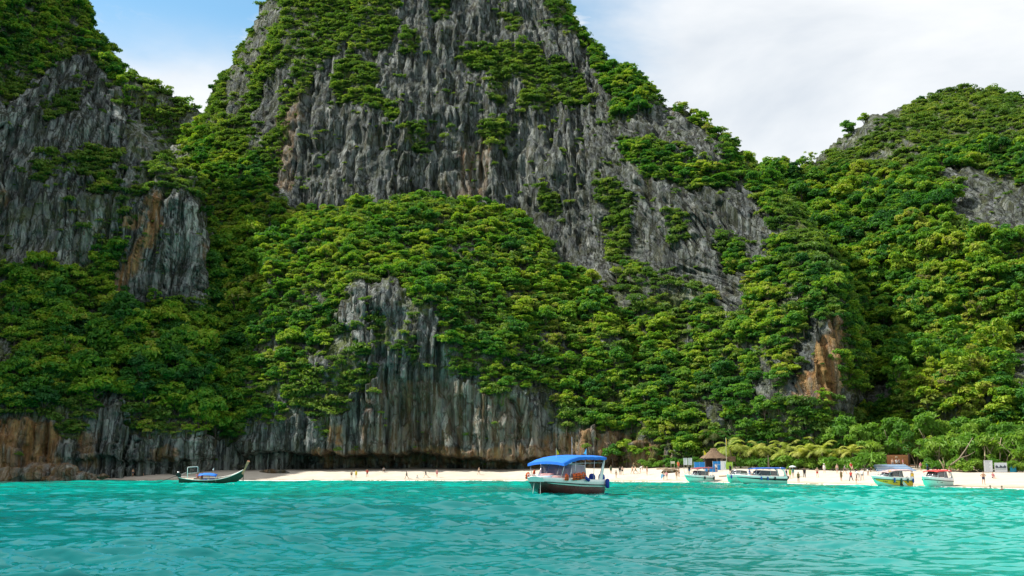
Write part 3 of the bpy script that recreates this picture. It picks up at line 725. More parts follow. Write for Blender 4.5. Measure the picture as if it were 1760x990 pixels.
def choose(kind, mass, px, py):
    if kind >= 1: return ('shrub', random.randrange(4))
    r = random.random()
    if r > .93: return ('sparse', random.randrange(2))
    if mass in ('middle_hill', 'main_peak'): return ('layered', random.randrange(4)) if r < .62 else ('dome', random.randrange(4))
    if mass == 'right_hill' and py > 600: return ('layered', random.randrange(4)) if r < .7 else ('tall', random.randrange(2))
    return ('layered', random.randrange(4)) if r < .3 else ('dome', random.randrange(4)) if r < .88 else ('tall', random.randrange(2))
AREA = {'middle_hill': 'middle hill', 'left_mountain': 'left mountain', 'valley': 'gully', 'main_peak': 'right shoulder', 'right_hill': 'right hill', 'far_hill': 'far hill'}
rows = {}; cand = []
for (x, y, z, kind, vg, px, py, mass, seed) in FOREST:
    pr = choose(kind, mass, px, py)
    if kind == 0:
        low = mass in ('left_mountain', 'valley', 'right_hill') and py > 430 or mass == 'right_hill'
        s = float(np.clip(RNG.lognormal(-.04, .40), .42, 2.1)) * (.86 if low else .53) * ((.70 if py < 330 else .85) if mass == 'right_hill' else 1)
        sunk = .9 * s
    elif kind == 2:
        s = float(RNG.uniform(.9, 2.0)); sunk = -.3
    else:
        s = float(np.clip(RNG.lognormal(0, .45), .4, 2.4)) * (.88 if vg > .5 else .85 if vg > .12 else .6) * (2.0 if mass == 'far_hill' else 1); sunk = .15
    rot = (random.gauss(0, .10), random.gauss(0, .10), random.uniform(0, 2 * pi))
    rec = (x, y, z - sunk, IDX[pr], *rot, s)
    vis = -20 < px < 1780 and -30 < py < 800
    if kind == 0 and vis and mass in ('middle_hill', 'left_mountain', 'main_peak', 'right_hill', 'valley'):
        cand.append((s / y * (1.25 if pr[0] != 'layered' else 1) * (.5 if (mass == 'valley' and px > 420) or (mass == 'right_hill' and (px < 1420 or py > 740)) else 1), rec, pr, mass, px, py))
    else: rows.setdefault((mass, kind), []).append(rec)
cand.sort(key=lambda c: -c[0])
NTREE = 236
for c in cand[NTREE:]: rows.setdefault((c[3], 0), []).append(c[1])
print('forest', len(FOREST), {k: len(v) for k, v in rows.items()})
for (mass, kind), rr in rows.items():
    if kind == 2: wood('understory', rr, 'dense undergrowth between the tree crowns of the ' + AREA[mass], 'undergrowth')
    elif kind == 0: wood('jungle_canopy', rr, 'dense green tree canopy covering the slopes of the ' + AREA[mass], 'jungle')
    else: wood('cliff_shrubs', rr, 'low scattered shrubs clinging to rock ledges of the ' + AREA[mass], 'shrubs')
FIRST = {}
def put_tree(pr, loc, rot, s, label, cat, group, name='jungle_tree'):
    """one tree: trunk and crown under an Empty; later ones are copies sharing the meshes"""
    if (pr, name) not in FIRST:
        t = thing(name, label, cat, group=group)
        tr = link('trunk', PROTO[pr][1], t); cr = link('crown', PROTO[pr][0], t)
        FIRST[pr, name] = (t, tr, cr)
    else:
        t0, a, b = FIRST[pr, name]
        t = t0.copy(); COL.objects.link(t); t['label'] = label; t['group'] = group
        for q in (a, b):
            c = q.copy(); COL.objects.link(c); c.parent = t
    t.location = loc; t.rotation_euler = rot; t.scale = (s, s, s)
    return t
LAND = [(70, 'the far left orange cliff'), (200, 'the left boulders'), (300, 'the shaded left sand'), (440, 'the long-tail boat'), (560, 'the dark undercut'), (700, 'the yellow dress group'), (880, 'the bare grey cliff'), (1050, 'the foreground boat'), (1150, 'the cliff foot group'), (1265, 'the thatched hut'), (1365, 'the blue-topped boat'), (1480, 'the palm row'), (1580, 'the wooden stage'), (1660, 'the red-topped boat'), (9999, 'the notice boards')]
def landmark(px): return next(n for x, n in LAND if px < x)
def band_of(py): return 'low above' if py > 640 else 'mid-slope above' if py > 470 else 'high up above'
SHAPE = {'sparse': 'thin open-crowned', 'layered': 'flat-topped', 'dome': 'round-crowned', 'tall': 'tall narrow'}
for (_, rec, pr, mass, px, py) in cand[:NTREE]:
    where = AREA[mass]
    put_tree(pr, rec[:3], rec[4:7], rec[7], '%s tree on the %s, %s %s' % (SHAPE[pr[0]], where, band_of(py), landmark(px)), 'tree', '%s trees of the %s' % (SHAPE[pr[0]], where))
# ------------------------------------------------------------------ beach plants
def ground(px, Y):
    return Vector(((px - 880) / (F * 1.0137) * Y, Y, float(sand_z(px, Y))))
def beach_proto(i, tall):
    rs = np.random.default_rng(300 + i)
    cl = []
    n = 15 if tall else 10
    for k in range(n):
        a = rs.uniform(0, 2 * pi); d = (2.5 if tall else 2.0) * math.sqrt(rs.random()); z = (rs.uniform(2.6, 8.4) if tall else rs.uniform(2.0, 4.9))
        if tall: d *= max(.35, 1 - abs(z - 5) / 5)
        w = rs.uniform(.75, 1.35); cl.append((d * cos(a), d * sin(a), z, w, w, w * .8, rs.uniform(.1, .9)))
    v, f, t = leaf_cloud(cl, 66, .27, rs, up=.1, loose=.75, long=1.8, droop=.35)
    me = np_mesh('crown', v, f, False, {'tint': ('POINT', t)}, [M_LEAF_BEACH])
    mb = MB()
    for q in range(3):
        tr = trunk_mb(6.5 if tall else 4.2, .11, [(c[0], c[1], c[2]) for c in cl[q * 3:q * 3 + 3]], rs, lean=.5, split=.4)
        ox, oy = rs.normal(0, .35, 2); mb.add([(a + ox, b + oy, c) for a, b, c in tr.v], tr.f)
    return me, mb.mesh('trunk', M_PALEBARK, True)
for i in range(3): PROTO['beachtree', i] = beach_proto(i, False)
for i in range(2): PROTO['beachtall', i] = beach_proto(10 + i, True)
for i in range(3): PROTO['bush', i] = make_proto('bush', i, 70, .17, M_LEAF_BEACH, up=.3, loose=.7, long=1.8)
PROTO['umbrella', 0] = make_proto('umbrella', 0, 80, .27, M_LEAF_LIME, up=.8)
rb = random.Random(21)
def beach_tree(pr, px, Y, s, label, group, name='beach_tree', cat='tree'):
    p = ground(px, Y); put_tree(pr, p, (rb.gauss(0, .05), rb.gauss(0, .05), rb.uniform(0, 6.28)), s, label, cat, group, name)
for px in range(1500, 1840, 23):            # pale-stemmed screw-pine thicket at the back of the sand, right
    q = px + rb.uniform(-7, 7); Yt = np.interp(q, SHX, TOPY)
    if not 1497 < q < 1592: beach_tree(('beachtree', rb.randrange(3)), q, Yt + rb.uniform(3, 6), rb.uniform(.95, 1.3), 'pale-stemmed beach tree in the thicket behind ' + landmark(q), 'beach thicket trees at right', 'beach_thicket_tree')
    beach_tree(('beachtall', rb.randrange(2)), q + 9, Yt + rb.uniform(8, 14), rb.uniform(.95, 1.25), 'tall beach tree rising behind the thicket back of ' + landmark(q), 'tall beach trees at right', 'tall_beach_tree')
for px in range(1280, 1500, 21):
    q = px + rb.uniform(-6, 6); Yt = np.interp(q, SHX, TOPY)
    beach_tree(('beachtall', rb.randrange(2)), q, Yt + rb.uniform(7, 13), rb.uniform(.9, 1.25), 'tall leafy tree behind the yellow palms back of ' + landmark(q), 'tall trees behind the palms', 'tall_palm_belt_tree')
for px in (1052, 1078, 1104, 1128, 1150, 1172, 1196):
    Yt = np.interp(px, SHX, TOPY); beach_tree(('dome', rb.randrange(4)), px + rb.uniform(-5, 5), Yt + rb.uniform(5, 9), rb.uniform(.8, 1.15), 'dark round tree at the foot of the cliff left of the thatched hut', 'dark trees left of the hut', 'cliff_foot_tree')
for px in (1108, 1134, 1156, 1171, 1198, 1262, 1272, 1288, 1302, 1318, 1336, 1352, 1370, 1392, 1412, 1424, 1452, 1470, 1490, 1504, 1512, 1596, 1606, 1652, 1668, 1684, 1716, 1748, 1765):
    Yt = np.interp(px, SHX, TOPY)
    lab = ('low leafy bush at the cliff foot left of the hut', 'bushes left of the hut') if px < 1205 else ('low leafy bush under the palms behind the blue-topped speedboat', 'bushes under the palms') if px < 1440 else ('low leafy bush at the edge of the thicket at the right end', 'bushes at the right end')
    beach_tree(('bush', rb.randrange(3)), px, Yt + rb.uniform(-.6, 2.2), rb.uniform(.9, 1.6), *lab, name='bush', cat='bush')
beach_tree(('bush', 1), 1432, 219, 1.5, 'rounded bright bush standing forward on the sand left of the stage', 'lone bush by the stage', 'lone_bush', 'bush')
beach_tree(('bush', 2), 1486, 213.5, 2.1, 'broad bright bush hugging the left side of the blue steps', 'broad bush by the steps', 'broad_bush', 'bush')
# lime umbrella tree on the left slope
ux, uy, uz = at(150, 692, 262.0)
put_tree(('umbrella', 0), (ux, uy - 2, uz - 1.0), (0, 0, .4), 1.0, 'lime green umbrella-shaped tree standing out above the left shore cliff', 'tree', None, 'umbrella_tree')


def palm_meshes(seed, h, nf, L, leafmat, lean):
    rs = random.Random(seed)
    tr = MB(); pts = [Vector((lean * h * (t ** 1.8), .1 * sin(3 * t), h * t - (.3 if t == 0 else 0))) for t in [i / 7 for i in range(8)]]
    tr.tube(pts, [.19, .15, .13, .125, .12, .115, .11, .10], 7)
    top = pts[-1]; vs, tn = [], []
    for k in range(nf):
        az = 2 * pi * k / nf + rs.uniform(-.25, .25); el = rs.uniform(.0, 1.35); ll = L * rs.uniform(.8, 1.1)
        d = Vector((cos(az), sin(az), 0)); side = Vector((-sin(az), cos(az), 0)); p = top.copy(); a = el; prev = p.copy(); N = 13
        tint = rs.uniform(.1, .9)
        for j in range(N):
            stepv = (d * cos(a) + Vector((0, 0, sin(a)))) * (ll / N); q = p + stepv; a -= (.10 + .10 * j / N) * rs.uniform(.7, 1.2) * (1.15 if el > .6 else .9)
            up = stepv.normalized().cross(side).normalized()
            lf = .95 * L / 3.2 * sin(pi * (j + 1.6) / (N + 2.2)) ** .7
            for sg in (-1, 1):
                for hh in (0, .5):
                    b = p.lerp(q, hh); tip = b + side * sg * lf * .8 + stepv.normalized() * lf * .55 - Vector((0, 0, 1)) * lf * rs.uniform(.15, .45)
                    w = stepv.normalized() * .055
                    vs.append([b - w, b + w, tip + w * .3, tip - w * .3]); tn.append(tint)
            w = side * (.035 * (1 - j / N) + .01); vs.append([p - w, p + w, q + w, q - w]); tn.append(tint)
            p = q
    v = np.array([[tuple(c) for c in q] for q in vs]).reshape(-1, 3)
    fr = np_mesh('fronds', v, np.arange(len(v)).reshape(-1, 4), False, {'tint': ('POINT', np.repeat(tn, 4))}, [leafmat])
    return tr.mesh('trunk', M_PALEBARK, True), fr
PALMS = [palm_meshes(i, 3.4, 11, 3.6, M_PALM, (.12, -.2, .22)[i]) for i in range(3)] + [palm_meshes(9, 6.5, 20, 4.4, M_PALM_DARK, .05)]
for i, (px, dY, s, k, lab) in enumerate([
    (1259, 2.0, 1.25, 0, 'tall yellowed coconut palm just right of the thatched hut'), (1273, 3.5, 1.05, 1, 'yellowed coconut palm second to the right of the hut'),
    (1291, 2.5, .95, 2, 'short yellow palm with drooping fronds third to the right of the hut'), (1346, 2.0, .85, 0, 'small yellow palm behind the stern of the blue-topped speedboat'),
    (1372, 1.5, .95, 1, 'yellow palm standing between two others behind the parasol'), (1394, 2.8, 1.05, 2, 'bushy yellow palm in the middle of the palm row'),
    (1417, 2.0, 1.15, 0, 'pale yellow palm with spreading fronds at the right end of the palm row'), (1443, 4.0, .9, 1, 'greenish palm in shade left of the wooden stage'),
    (1227, 9.0, 1.0, 3, 'large dark palm rising behind the thatched hut'), (1320, 5, 1.0, 1, 'palm half hidden behind the canopy of the blue-topped speedboat'), (1306, 4, 1.1, 0, 'pale palm leaning over the bushes fourth to the right of the hut'), (1358, 5, 1.15, 2, 'taller pale palm behind the small one at the blue-topped boat stern'), (1384, 6, 1.25, 0, 'tallest pale palm rising in the middle of the palm row'), (1406, 5, .95, 1, 'pale palm behind the bare-chested person in red shorts'), (1468, 3, 1.0, 2, 'pale palm just left of the broad bush at the steps')]):
    t = thing('palm_tree', lab, 'palm', ground(px, np.interp(px, SHX, TOPY) + dY), rb.uniform(0, 6.28), 'coconut palms behind the beach'); t.scale = (s, s, s)
    link('trunk', PALMS[k][0], t); link('fronds', PALMS[k][1], t)

# ------------------------------------------------------------------ boulders on the left shore
def boulder(px, py, Y, size, seed, label, group=None):
    bm = bmesh.new(); bmesh.ops.create_icosphere(bm, subdivisions=5, radius=1)
    v = np.array([q.co[:] for q in bm.verts])
    cutd = np.random.default_rng(seed).normal(size=(16, 3)); cutd = unit(cutd); off = np.random.default_rng(seed + 1).uniform(.62, .95, 16)
    for d_, o_ in zip(cutd, off):
        k = v @ d_ - o_; v = v - np.where(k > 0, k, 0)[:, None] * d_ * .85
    n = 1 + .16 * fbm(v[:, 0] * 2 + seed, v[:, 1] * 2, v[:, 2] * 2, 4, seed) + .05 * ridged(v[:, 0] * 6, v[:, 1] * 6, v[:, 2] * 6, 2, seed)
    v = v * n[:, None] * np.array(size)
    for q, c in zip(bm.verts, v): q.co = c
    me = bpy.data.meshes.new('boulder'); bm.to_mesh(me); bm.free()
    me.polygons.foreach_set('use_smooth', [True] * len(me.polygons))
    a = me.attributes.new('stain', 'FLOAT', 'POINT'); a.data.foreach_set('value', np.full(len(v), .55, np.float32))
    me.materials.append(M_ROCK)
    x, y, z = at(px, py, Y)
    return tag(link('boulder', me, None, (x, y, z), (0, 0, seed)), label, 'boulder', group)
boulder(18, 822, 235, (6.2, 4, 2.6), 3, 'broad brown boulder at the far left waterline under the orange cliff')
boulder(66, 816, 236, (4.6, 4, 3.0), 4, 'rounded ochre boulder left of the pale-topped rock at the waterline')
boulder(112, 817, 233, (3.2, 3, 2.5), 5, 'grey boulder with a pale flat top at the end of the left rocks')
boulder(142, 821, 234, (2.9, 2.6, 1.6), 6, 'low dark boulder touching the left end of the sand')
boulder(95, 825, 231, (3.4, 2.2, 1.0), 7, 'low wet rock in front of the grey boulder')
boulder(178, 819, 246, (2.0, 1.3, .7), 8, 'flat slab of rock lying on the left end of the sand')
boulder(470, 812, 258, (3.8, 1.8, .8), 9, 'long dark slab under the undercut cliff')
boulder(1152, 811, 232, (2.2, 1.4, .6), 10, 'low grey rock on the sand right of the cliff foot')
# ------------------------------------------------------------------ boats
WHITE = plain('white_gelcoat', (.84, .85, .84), .3, wear=.14, scale=2, coat=.3)
CREAM = plain('cream_deck', (.70, .66, .58), .5, wear=.15, scale=2)
WATERTINT = plain('water_lit_hull_tint', (.36, .66, .55), .3, wear=.12, scale=2, coat=.3)  # white hull with the water's turquoise bounce light painted into the colour
PALETINT = plain('pale_water_lit_tint_and_stripe', (.50, .74, .66), .3, wear=.12, scale=2, coat=.3)  # paler painted-in water bounce for white hulls; also a plain stripe colour
YELLOW = plain('yellow_hull_paint', (.92, .44, .010), .3, wear=.12, scale=2, coat=.3)
MAROON = plain('maroon_hull_paint', (.13, .028, .022), .3, wear=.45, scale=1.2, coat=.25)
DARKSTRIPE = plain('dark_green_stripe', (.012, .035, .035), .35)
BLACK = plain('black_rubber', (.015, .015, .017), .5)
STEEL = plain('brushed_steel', (.66, .67, .68), .3, metal=.8)
BLUEC = plain('blue_canvas', (.003, .155, .66), .75, wear=.22, scale=3)
NAVYC = plain('deep_blue_canvas', (.03, .12, .45), .8, wear=.3, scale=3)
ROYAL = plain('royal_blue_fabric', (.012, .05, .36), .7)
REDC = plain('red_canvas', (.66, .055, .05), .75, wear=.25, scale=3)
MAROONC = plain('faded_maroon_canvas', (.27, .06, .075), .8, wear=.3, scale=3)
PINK = plain('pink_vinyl', (.66, .36, .34), .5)
ORANGE = plain('orange_vest_fabric', (.80, .12, .02), .75, wear=.25)
WOODD = plain('dark_green_boat_paint', (.028, .048, .028), .5, wear=.4, scale=1.5)
WOODP = plain('pale_plank', (.52, .45, .36), .7, wear=.3, scale=3)
PROW = plain('prow_timber', (.60, .26, .15), .6, wear=.3, scale=4)
YFLAG = plain('yellow_flag_cloth', (.80, .62, .03), .8); CYANF = plain('cyan_flag_cloth', (.05, .45, .66), .8); WHITEC = plain('white_cloth', (.78, .77, .74), .85)
m, nt = new_mat('tinted_glass')
b_ = nd(nt, 'ShaderNodeBsdfPrincipled', {'Base Color': (.05, .05, .065, 1), 'Roughness': .06, 'Alpha': .78, 'Specular IOR Level': .6}); finish(nt, b_.outputs[0]); GLASS = m
m, nt = new_mat('purple_grey_glass')
b_ = nd(nt, 'ShaderNodeBsdfPrincipled', {'Base Color': (.22, .18, .24, 1), 'Roughness': .08, 'Alpha': .86, 'Specular IOR Level': .6}); finish(nt, b_.outputs[0]); PGLASS = m

def cl(x, a=0.0, b=1.0): return max(a, min(b, x))
class Hull:
    def __init__(s, L, B, free, blunt=.08, rise=.28, rake=.9, kf=.34):
        s.kf = kf; s.L, s.B, s.free, s.blunt, s.rise, s.rake = L, B, free, blunt, rise, rake
    def half(s, t): return s.B / 2 * (1 - (1 - s.blunt) * cl((t - .45) / .55) ** 2.4) * (.94 + .06 * cl(t / .2))
    def sheer(s, t): return s.free * (1 + s.rise * t ** 1.8)
    def kn(s, t): return s.sheer(t) - s.kf * s.free * (1 - .15 * t)
    def keel(s, t): return -.40 + (s.kn(1) + .40 - .12) * cl((t - .70) / .30) ** 2.3
    def x(s, t, z): return s.L * (t - .5) - s.rake * t ** 5 * cl(1 - z / s.sheer(1))
    def pt(s, t, f, z): return Vector((s.x(t, z), f * s.half(t), z))
    def section(s, t, sg):
        k, kn = s.keel(t), s.kn(t); ch = max(k + .08 * (1 - t) + .02, .02 + (kn - .02) * .62 * cl((t - .35) / .65) ** 2)
        return [Vector((s.x(t, k), 0, k)), s.pt(t, sg * .46, k + (ch - k) * .55), s.pt(t, sg * .88, ch), s.pt(t, sg * .93, ch + (kn - ch) * .5), s.pt(t, sg * .975, kn)]
TS = [i / 22 for i in range(23)]
def hull_parts(root, h, low, top, stripe, deckm, deck_from=.50, floor=.38):
    mb = MB()
    for sg in (-1, 1): mb.surf([h.section(t, sg) for t in TS])
    for t in (0, 1):                                        # transom and bow face
        a, b = h.section(t, -1), h.section(t, 1); mb.add(a[::-1] + b[1:], [tuple(range(9))])
    mb.build('hull', low, root, True)
    mb = MB()
    for sg in (-1, 1):
        mb.surf([[h.pt(t, sg * .975, h.kn(t)), h.pt(t, sg * 1.0, h.kn(t) + .55 * (h.sheer(t) - h.kn(t))), h.pt(t, sg * .985, h.sheer(t)), h.pt(t, sg * .93, h.sheer(t) + .02), h.pt(t, sg * .86, h.sheer(t) - .03), h.pt(t, sg * .85, h.sheer(t) - .3)] for t in TS])
    for t in (0, 1):
        a = [h.pt(t, -.975, h.kn(t)), h.pt(t, -1, h.kn(t) + .55 * (h.sheer(t) - h.kn(t))), h.pt(t, -.93, h.sheer(t) + .02)]
        b = [Vector((p.x, -p.y, p.z)) for p in a]; mb.add(a + b[::-1], [tuple(range(6))])
    mb.build('topside', top, root, True)
    for sg in (-1, 1):
        mb = MB(); mb.tube([h.pt(t, sg * .985, h.kn(t) - .01) for t in TS], .055, 5); mb.build('rub_rail', stripe, root, True)
    mb = MB()
    rows = [[Vector((h.x(t, h.sheer(t)), f * h.half(t) * .88, h.sheer(t) - .06 + .16 * (1 - f * f))) for f in (-1, -.6, -.2, .2, .6, 1)] for t in TS if t >= deck_from]
    mb.slab(rows, .05); mb.build('foredeck', top, root, True)
    mb = MB(); mb.slab([[Vector((h.x(t, h.sheer(t)), f * h.half(t) * .88, floor)) for f in (-1, 0, 1)] for t in TS if t <= deck_from + .06], .05); mb.build('cockpit_floor', deckm, root)
def band(h, t0, t1, z0f, z1f, sg=-1, n=14, out=.014):
    """painted band on the side between two heights (fractions of the way from chine to knuckle); proud of the planks"""
    rows = []
    for i in range(n + 1):
        t = t0 + (t1 - t0) * i / n; s_ = h.section(t, sg); a, b = s_[2], s_[4]
        f0, f1 = z0f(i / n), z1f(i / n)
        off = Vector((0, sg * out, 0)); mid = s_[3]
        P = lambda f: (a.lerp(mid, f * 2) if f < .5 else mid.lerp(b, f * 2 - 1)) + off
        rows.append([P(f0), P((f0 + f1) / 2), P(f1)])
    mb = MB(); mb.surf(rows); return mb
def outboard(root, x, y, z, cowl, tilt=0.0, s=1.0):
    e = link('outboard_engine', None, root, (x, y, z), (0, -tilt, 0), s)
    mb = MB(); rows = []
    for (zz, a, b) in ((0, .16, .15), (.1, .25, .19), (.35, .29, .21), (.52, .24, .18), (.60, .12, .09)):
        rows.append([Vector((-.25 + a * cos(q) * (1.15 if cos(q) < 0 else 1), b * sin(q), zz + .12)) for q in [2 * pi * k / 10 for k in range(10)]])
    mb.surf(rows, True); mb.add(rows[-1], [tuple(range(10))]); mb.build('cowl', cowl, e, True)
    mb = MB(); mb.box((-.25, 0, -.3), (.24, .12, .95), taper=.9); mb.box((-.30, 0, -.72), (.5, .05, .05)); mb.tube([(-.55, 0, -.85), (-.1, 0, -.85), (.05, 0, -.85)], [.05, .08, .02], 7); mb.box((-.22, 0, -1.0), (.22, .03, .25)); mb.build('leg', BLACK if cowl is BLACK else STEEL, e)
def canopy(root, h, t0, t1, z, mat, w=.90, camber=.20, droop=.35, sag=.02, val=.16, hoops=(0.0, .33, .66, 1.0), aft=0.0):
    n = 22
    def P(i, f):
        q = i / n; t = t0 + (t1 - t0) * q
        zz = z + camber * (1 - f * f) - droop * cl((q - .55) / .45) ** 1.8 - aft * cl((.3 - q) / .3) ** 1.6 - sag * sin(q * pi * 6) ** 2
        return Vector((h.L * (t - .5), f * h.B / 2 * w, zz))
    fs = [-1, -.85, -.6, -.3, 0, .3, .6, .85, 1]
    mb = MB(); mb.slab([[P(i, f) for f in fs] for i in range(n + 1)], .035); c = mb.build('canopy', mat, root, True)
    mb = MB()
    for sg in (-1, 1):
        mb.surf([[P(i, sg) + Vector((0, sg * .012, -.01)), P(i, sg) + Vector((0, sg * .03, -val * (.75 + .25 * abs(sin(i * 1.4)))))] for i in range(n + 1)])
    mb.surf([[P(n, f) + Vector((.012, 0, -.01)), P(n, f) + Vector((.04, 0, -val * .9))] for f in fs]); mb.build('valance', mat, c)
    for q in hoops:
        i = q * n
        for sg in (-1, 1):
            a = P(i, sg * .97) - Vector((0, 0, .04)); t = t0 + (t1 - t0) * q
            b = Vector((a.x + .1, sg * h.half(t) * .91, h.sheer(t))); mb = MB(); mb.tube([b, a], .028, 6); mb.build('canopy_post', STEEL, root, True)
    return P
def windscreen(root, h, t, zt, glass, rakeb=.7, side=.2, panes=3, w=.84):
    """raked wrap-round screen: front panes, side panes and their frame, each pane its own part"""
    zb = h.sheer(t) + .06; xb = h.L * (t - .5); yb = h.half(t) * w; yt = yb * .9
    bot = [Vector((xb + .55 * (1 - (f * f)), f * yb, zb + .08 * (1 - f * f))) for f in [-1 + 2 * i / panes for i in range(panes + 1)]]
    top = [Vector((xb - rakeb + .40 * (1 - (f * f)), f * yt, zt)) for f in [-1 + 2 * i / panes for i in range(panes + 1)]]
    fr = MB()
    for i in range(panes):
        mb = MB(); a, b, c, d = bot[i], bot[i + 1], top[i + 1], top[i]; n_ = (b - a).cross(d - a).normalized() * .012
        mb.poly([a.lerp(b, .03), b.lerp(a, .03), c.lerp(d, .03), d.lerp(c, .03)], n_); mb.build('windscreen_pane', glass, root)
    for i in range(panes + 1): fr.tube([bot[i], top[i]], .03, 6)
    fr.tube(top, .032, 6); fr.tube(bot, .032, 6)
    for sg in (-1, 1):
        a, d = (bot[0], top[0]) if sg < 0 else (bot[-1], top[-1])
        b = Vector((xb - side * h.L, sg * h.half(t - side) * .88, h.sheer(t - side) + .05)); c = Vector((b.x, sg * yt * 1.02, zt - .12))
        mb = MB(); mb.poly([a, b, c, d], (0, sg * .012, 0)); mb.build('side_pane', glass, root)
        fr.tube([d, c, b], .028, 6)
    fr.build('windscreen_frame', STEEL, root, True)
def bow_rail(root, h, t0=.62, up=.28):
    mb = MB()
    ts = [t0 + (1 - t0) * i / 8 for i in range(9)]
    L_ = [h.pt(t, -.9, h.sheer(t)) + Vector((-.05, 0, up)) for t in ts]; R_ = [Vector((p.x, -p.y, p.z)) for p in L_]
    mb.tube(L_ + R_[::-1], .02, 5)
    for i in (0, 3, 6, 8):
        for P in (L_, R_): mb.tube([P[i] - Vector((0, 0, up)), P[i]], .018, 5)
    mb.build('bow_rail', STEEL, root, True)
def seats(root, h, mat, ts=(.12, .26, .38), zf=.38):
    for t in ts:
        e = MB(); w = h.half(t) * 1.45; x = h.L * (t - .5)
        e.box((x, 0, zf + .25), (.5, w, .42)); e.box((x - .24, 0, zf + .62), (.12, w, .5), (0, -.12, 0)); e.build('bench_seat', mat, root)
def fender(par, loc, mat, label, r=.11, l=.55, group='fenders hanging from the boats', tilt=(0, 0, 0)):
    t = link('fender', None); t.parent = None
    mb = MB(); z = [-l / 2, -l / 2 + .03, -l / 2 + .12, l / 2 - .12, l / 2 - .03, l / 2]
    rows = [[Vector((q * cos(2 * pi * k / 9), q * sin(2 * pi * k / 9), zz)) for k in range(9)] for zz, q in zip(z, (.02, r * .7, r, r, r * .7, .03))]
    mb.surf(rows, True); COLrm = bpy.data.objects; COLrm.remove(t)
    t = thing('fender', label, 'fender', group=group); t.matrix_world = par @ Matrix.Translation(loc) @ Euler(tilt).to_matrix().to_4x4()
    mb.build('body', mat, t, True)
    mb = MB(); mb.tube([(0, 0, l / 2 - .02), (.01, 0, l / 2 + .35)], .012, 4); mb.build('lanyard', WHITEC, t)
def boat_root(name, label, px, py, heading, group=None, z=0.0, cat='boat'):
    p = on_z(px, py); p.z = z
    t = thing(name, label, cat, p, heading, group)
    return t, Matrix.Translation(p) @ Matrix.Rotation(heading, 4, 'Z')
def flag(root_name, label, world, pole_h, cloth, w, hgt, pm=STEEL, shape='tri', pole_r=.02, turn=0.0, group='flags'):
    t = thing(root_name, label, 'flag', world, turn, group)
    mb = MB(); mb.tube([(0, 0, 0), (0, 0, pole_h)], [pole_r, pole_r * .7], 6); mb.build('pole', pm, t)
    mb = MB(); rows = []
    for i in range(7):
        q = i / 6; hh = hgt * (1 - q) if shape == 'tri' else hgt
        zc = pole_h - .03 - (hgt / 2 if shape == 'tri' else 0) - q * hgt * .3
        rows.append([Vector((pole_r + q * w, .08 * sin(q * 7), zc + (hh / 2 if shape == 'tri' else 0))), Vector((pole_r + q * w, .08 * sin(q * 7 + .5), zc - (hh / 2 if shape == 'tri' else hh)))])
    mb.surf(rows); mb.build('cloth', cloth, t, True)
    return t
SPEEDB = 'speedboats moored off the beach'

# --- the large blue-topped boat in the foreground
hd = R(180 + 52)
boat, MW = boat_root('speedboat', 'large white and maroon speedboat with a bright blue canopy anchored in the foreground', 967, 851, hd, SPEEDB)
h = Hull(8.7, 4.25, 1.40, blunt=.42, rise=.20, rake=1.1, kf=.35)
hull_parts(boat, h, MAROON, WHITE, DARKSTRIPE, CREAM, deck_from=.56, floor=.5)
for sg in (-1, 1): band(h, .0, .97, lambda q: .80, lambda q: .93, sg).build('hull_stripe', PALETINT, boat)
windscreen(boat, h, .66, 2.84, PGLASS, .55, .30, 3, .94)
mb = MB(); mb.slab([[Vector((h.L * (t - .5), f * h.half(t) * .80, h.sheer(t) + .02 + (.34 - 1.0 * (t - .66)) * (1 - .35 * f * f))) for f in (-1, -.6, 0, .6, 1)] for t in (.62, .70, .78, .86)], .12); mb.build('cabin_front', PINK, boat, True)
mb = MB(); mb.box((h.L * .27, -.1, 1.88), (.5, 1.2, .22), (0, .12, 0)); mb.build('sun_pad', PINK, boat)
mb = MB(); mb.box((h.L * .375, .15, 1.72), (.9, 1.7, .07), (0, .1, 0)); mb.build('sun_pad', plain('blue_white_towel', (.35, .52, .68), .9, wear=.5, scale=9), boat)
canopy(boat, h, .0, .80, 3.52, BLUEC, .98, .20, .62, .035, .27, hoops=(.04, .28, .5, .72, .97))
mb = MB(); mb.tube([Vector((h.L * .14, f * 1.86, 2.90 + .08 * (1 - f * f))) for f in (-1, -.5, 0, .5, 1)], .03, 6); mb.tube([(h.L * .14, -1.86, 2.90), (-h.L * .46, -1.88, 3.0)], .025, 6); mb.tube([(h.L * .14, 1.86, 2.90), (-h.L * .46, 1.88, 3.0)], .025, 6); mb.build('canopy_rail', STEEL, boat, True)
for sg in (-1, 1):
    mb = MB(); mb.surf([[(-h.L * .44, sg * 1.82, 1.3), (-h.L * .37, sg * 1.82, 1.3), (-h.L * .37, sg * 1.95, 1.3), (-h.L * .44, sg * 1.95, 1.3)], [(-h.L * .475, sg * 1.86, 2.6), (-h.L * .44, sg * 1.86, 2.6), (-h.L * .44, sg * 1.94, 2.6), (-h.L * .475, sg * 1.94, 2.6)], [(-h.L * .505, sg * 1.84, 3.5), (-h.L * .485, sg * 1.84, 3.5), (-h.L * .485, sg * 1.91, 3.5), (-h.L * .505, sg * 1.91, 3.5)]], True); mb.build('stern_arch', WHITE, boat, True)
seats(boat, h, WHITE, (.14, .28, .42), .5); bow_rail(boat, h, .66, .22)
mb = MB(); mb.box((h.L * .06, -.6, 1.35), (.5, .9, 1.0), taper=.8); mb.build('console', WHITE, boat)
mb = MB(); mb.ball((0, 0, 0), (.16, .16, .12), 10, 6); mb.tube([(0, 0, -.5), (0, 0, 0)], .03, 6); mb.build('searchlight', WHITE, boat, True, loc=(-h.L * .40, -1.0, 2.75))
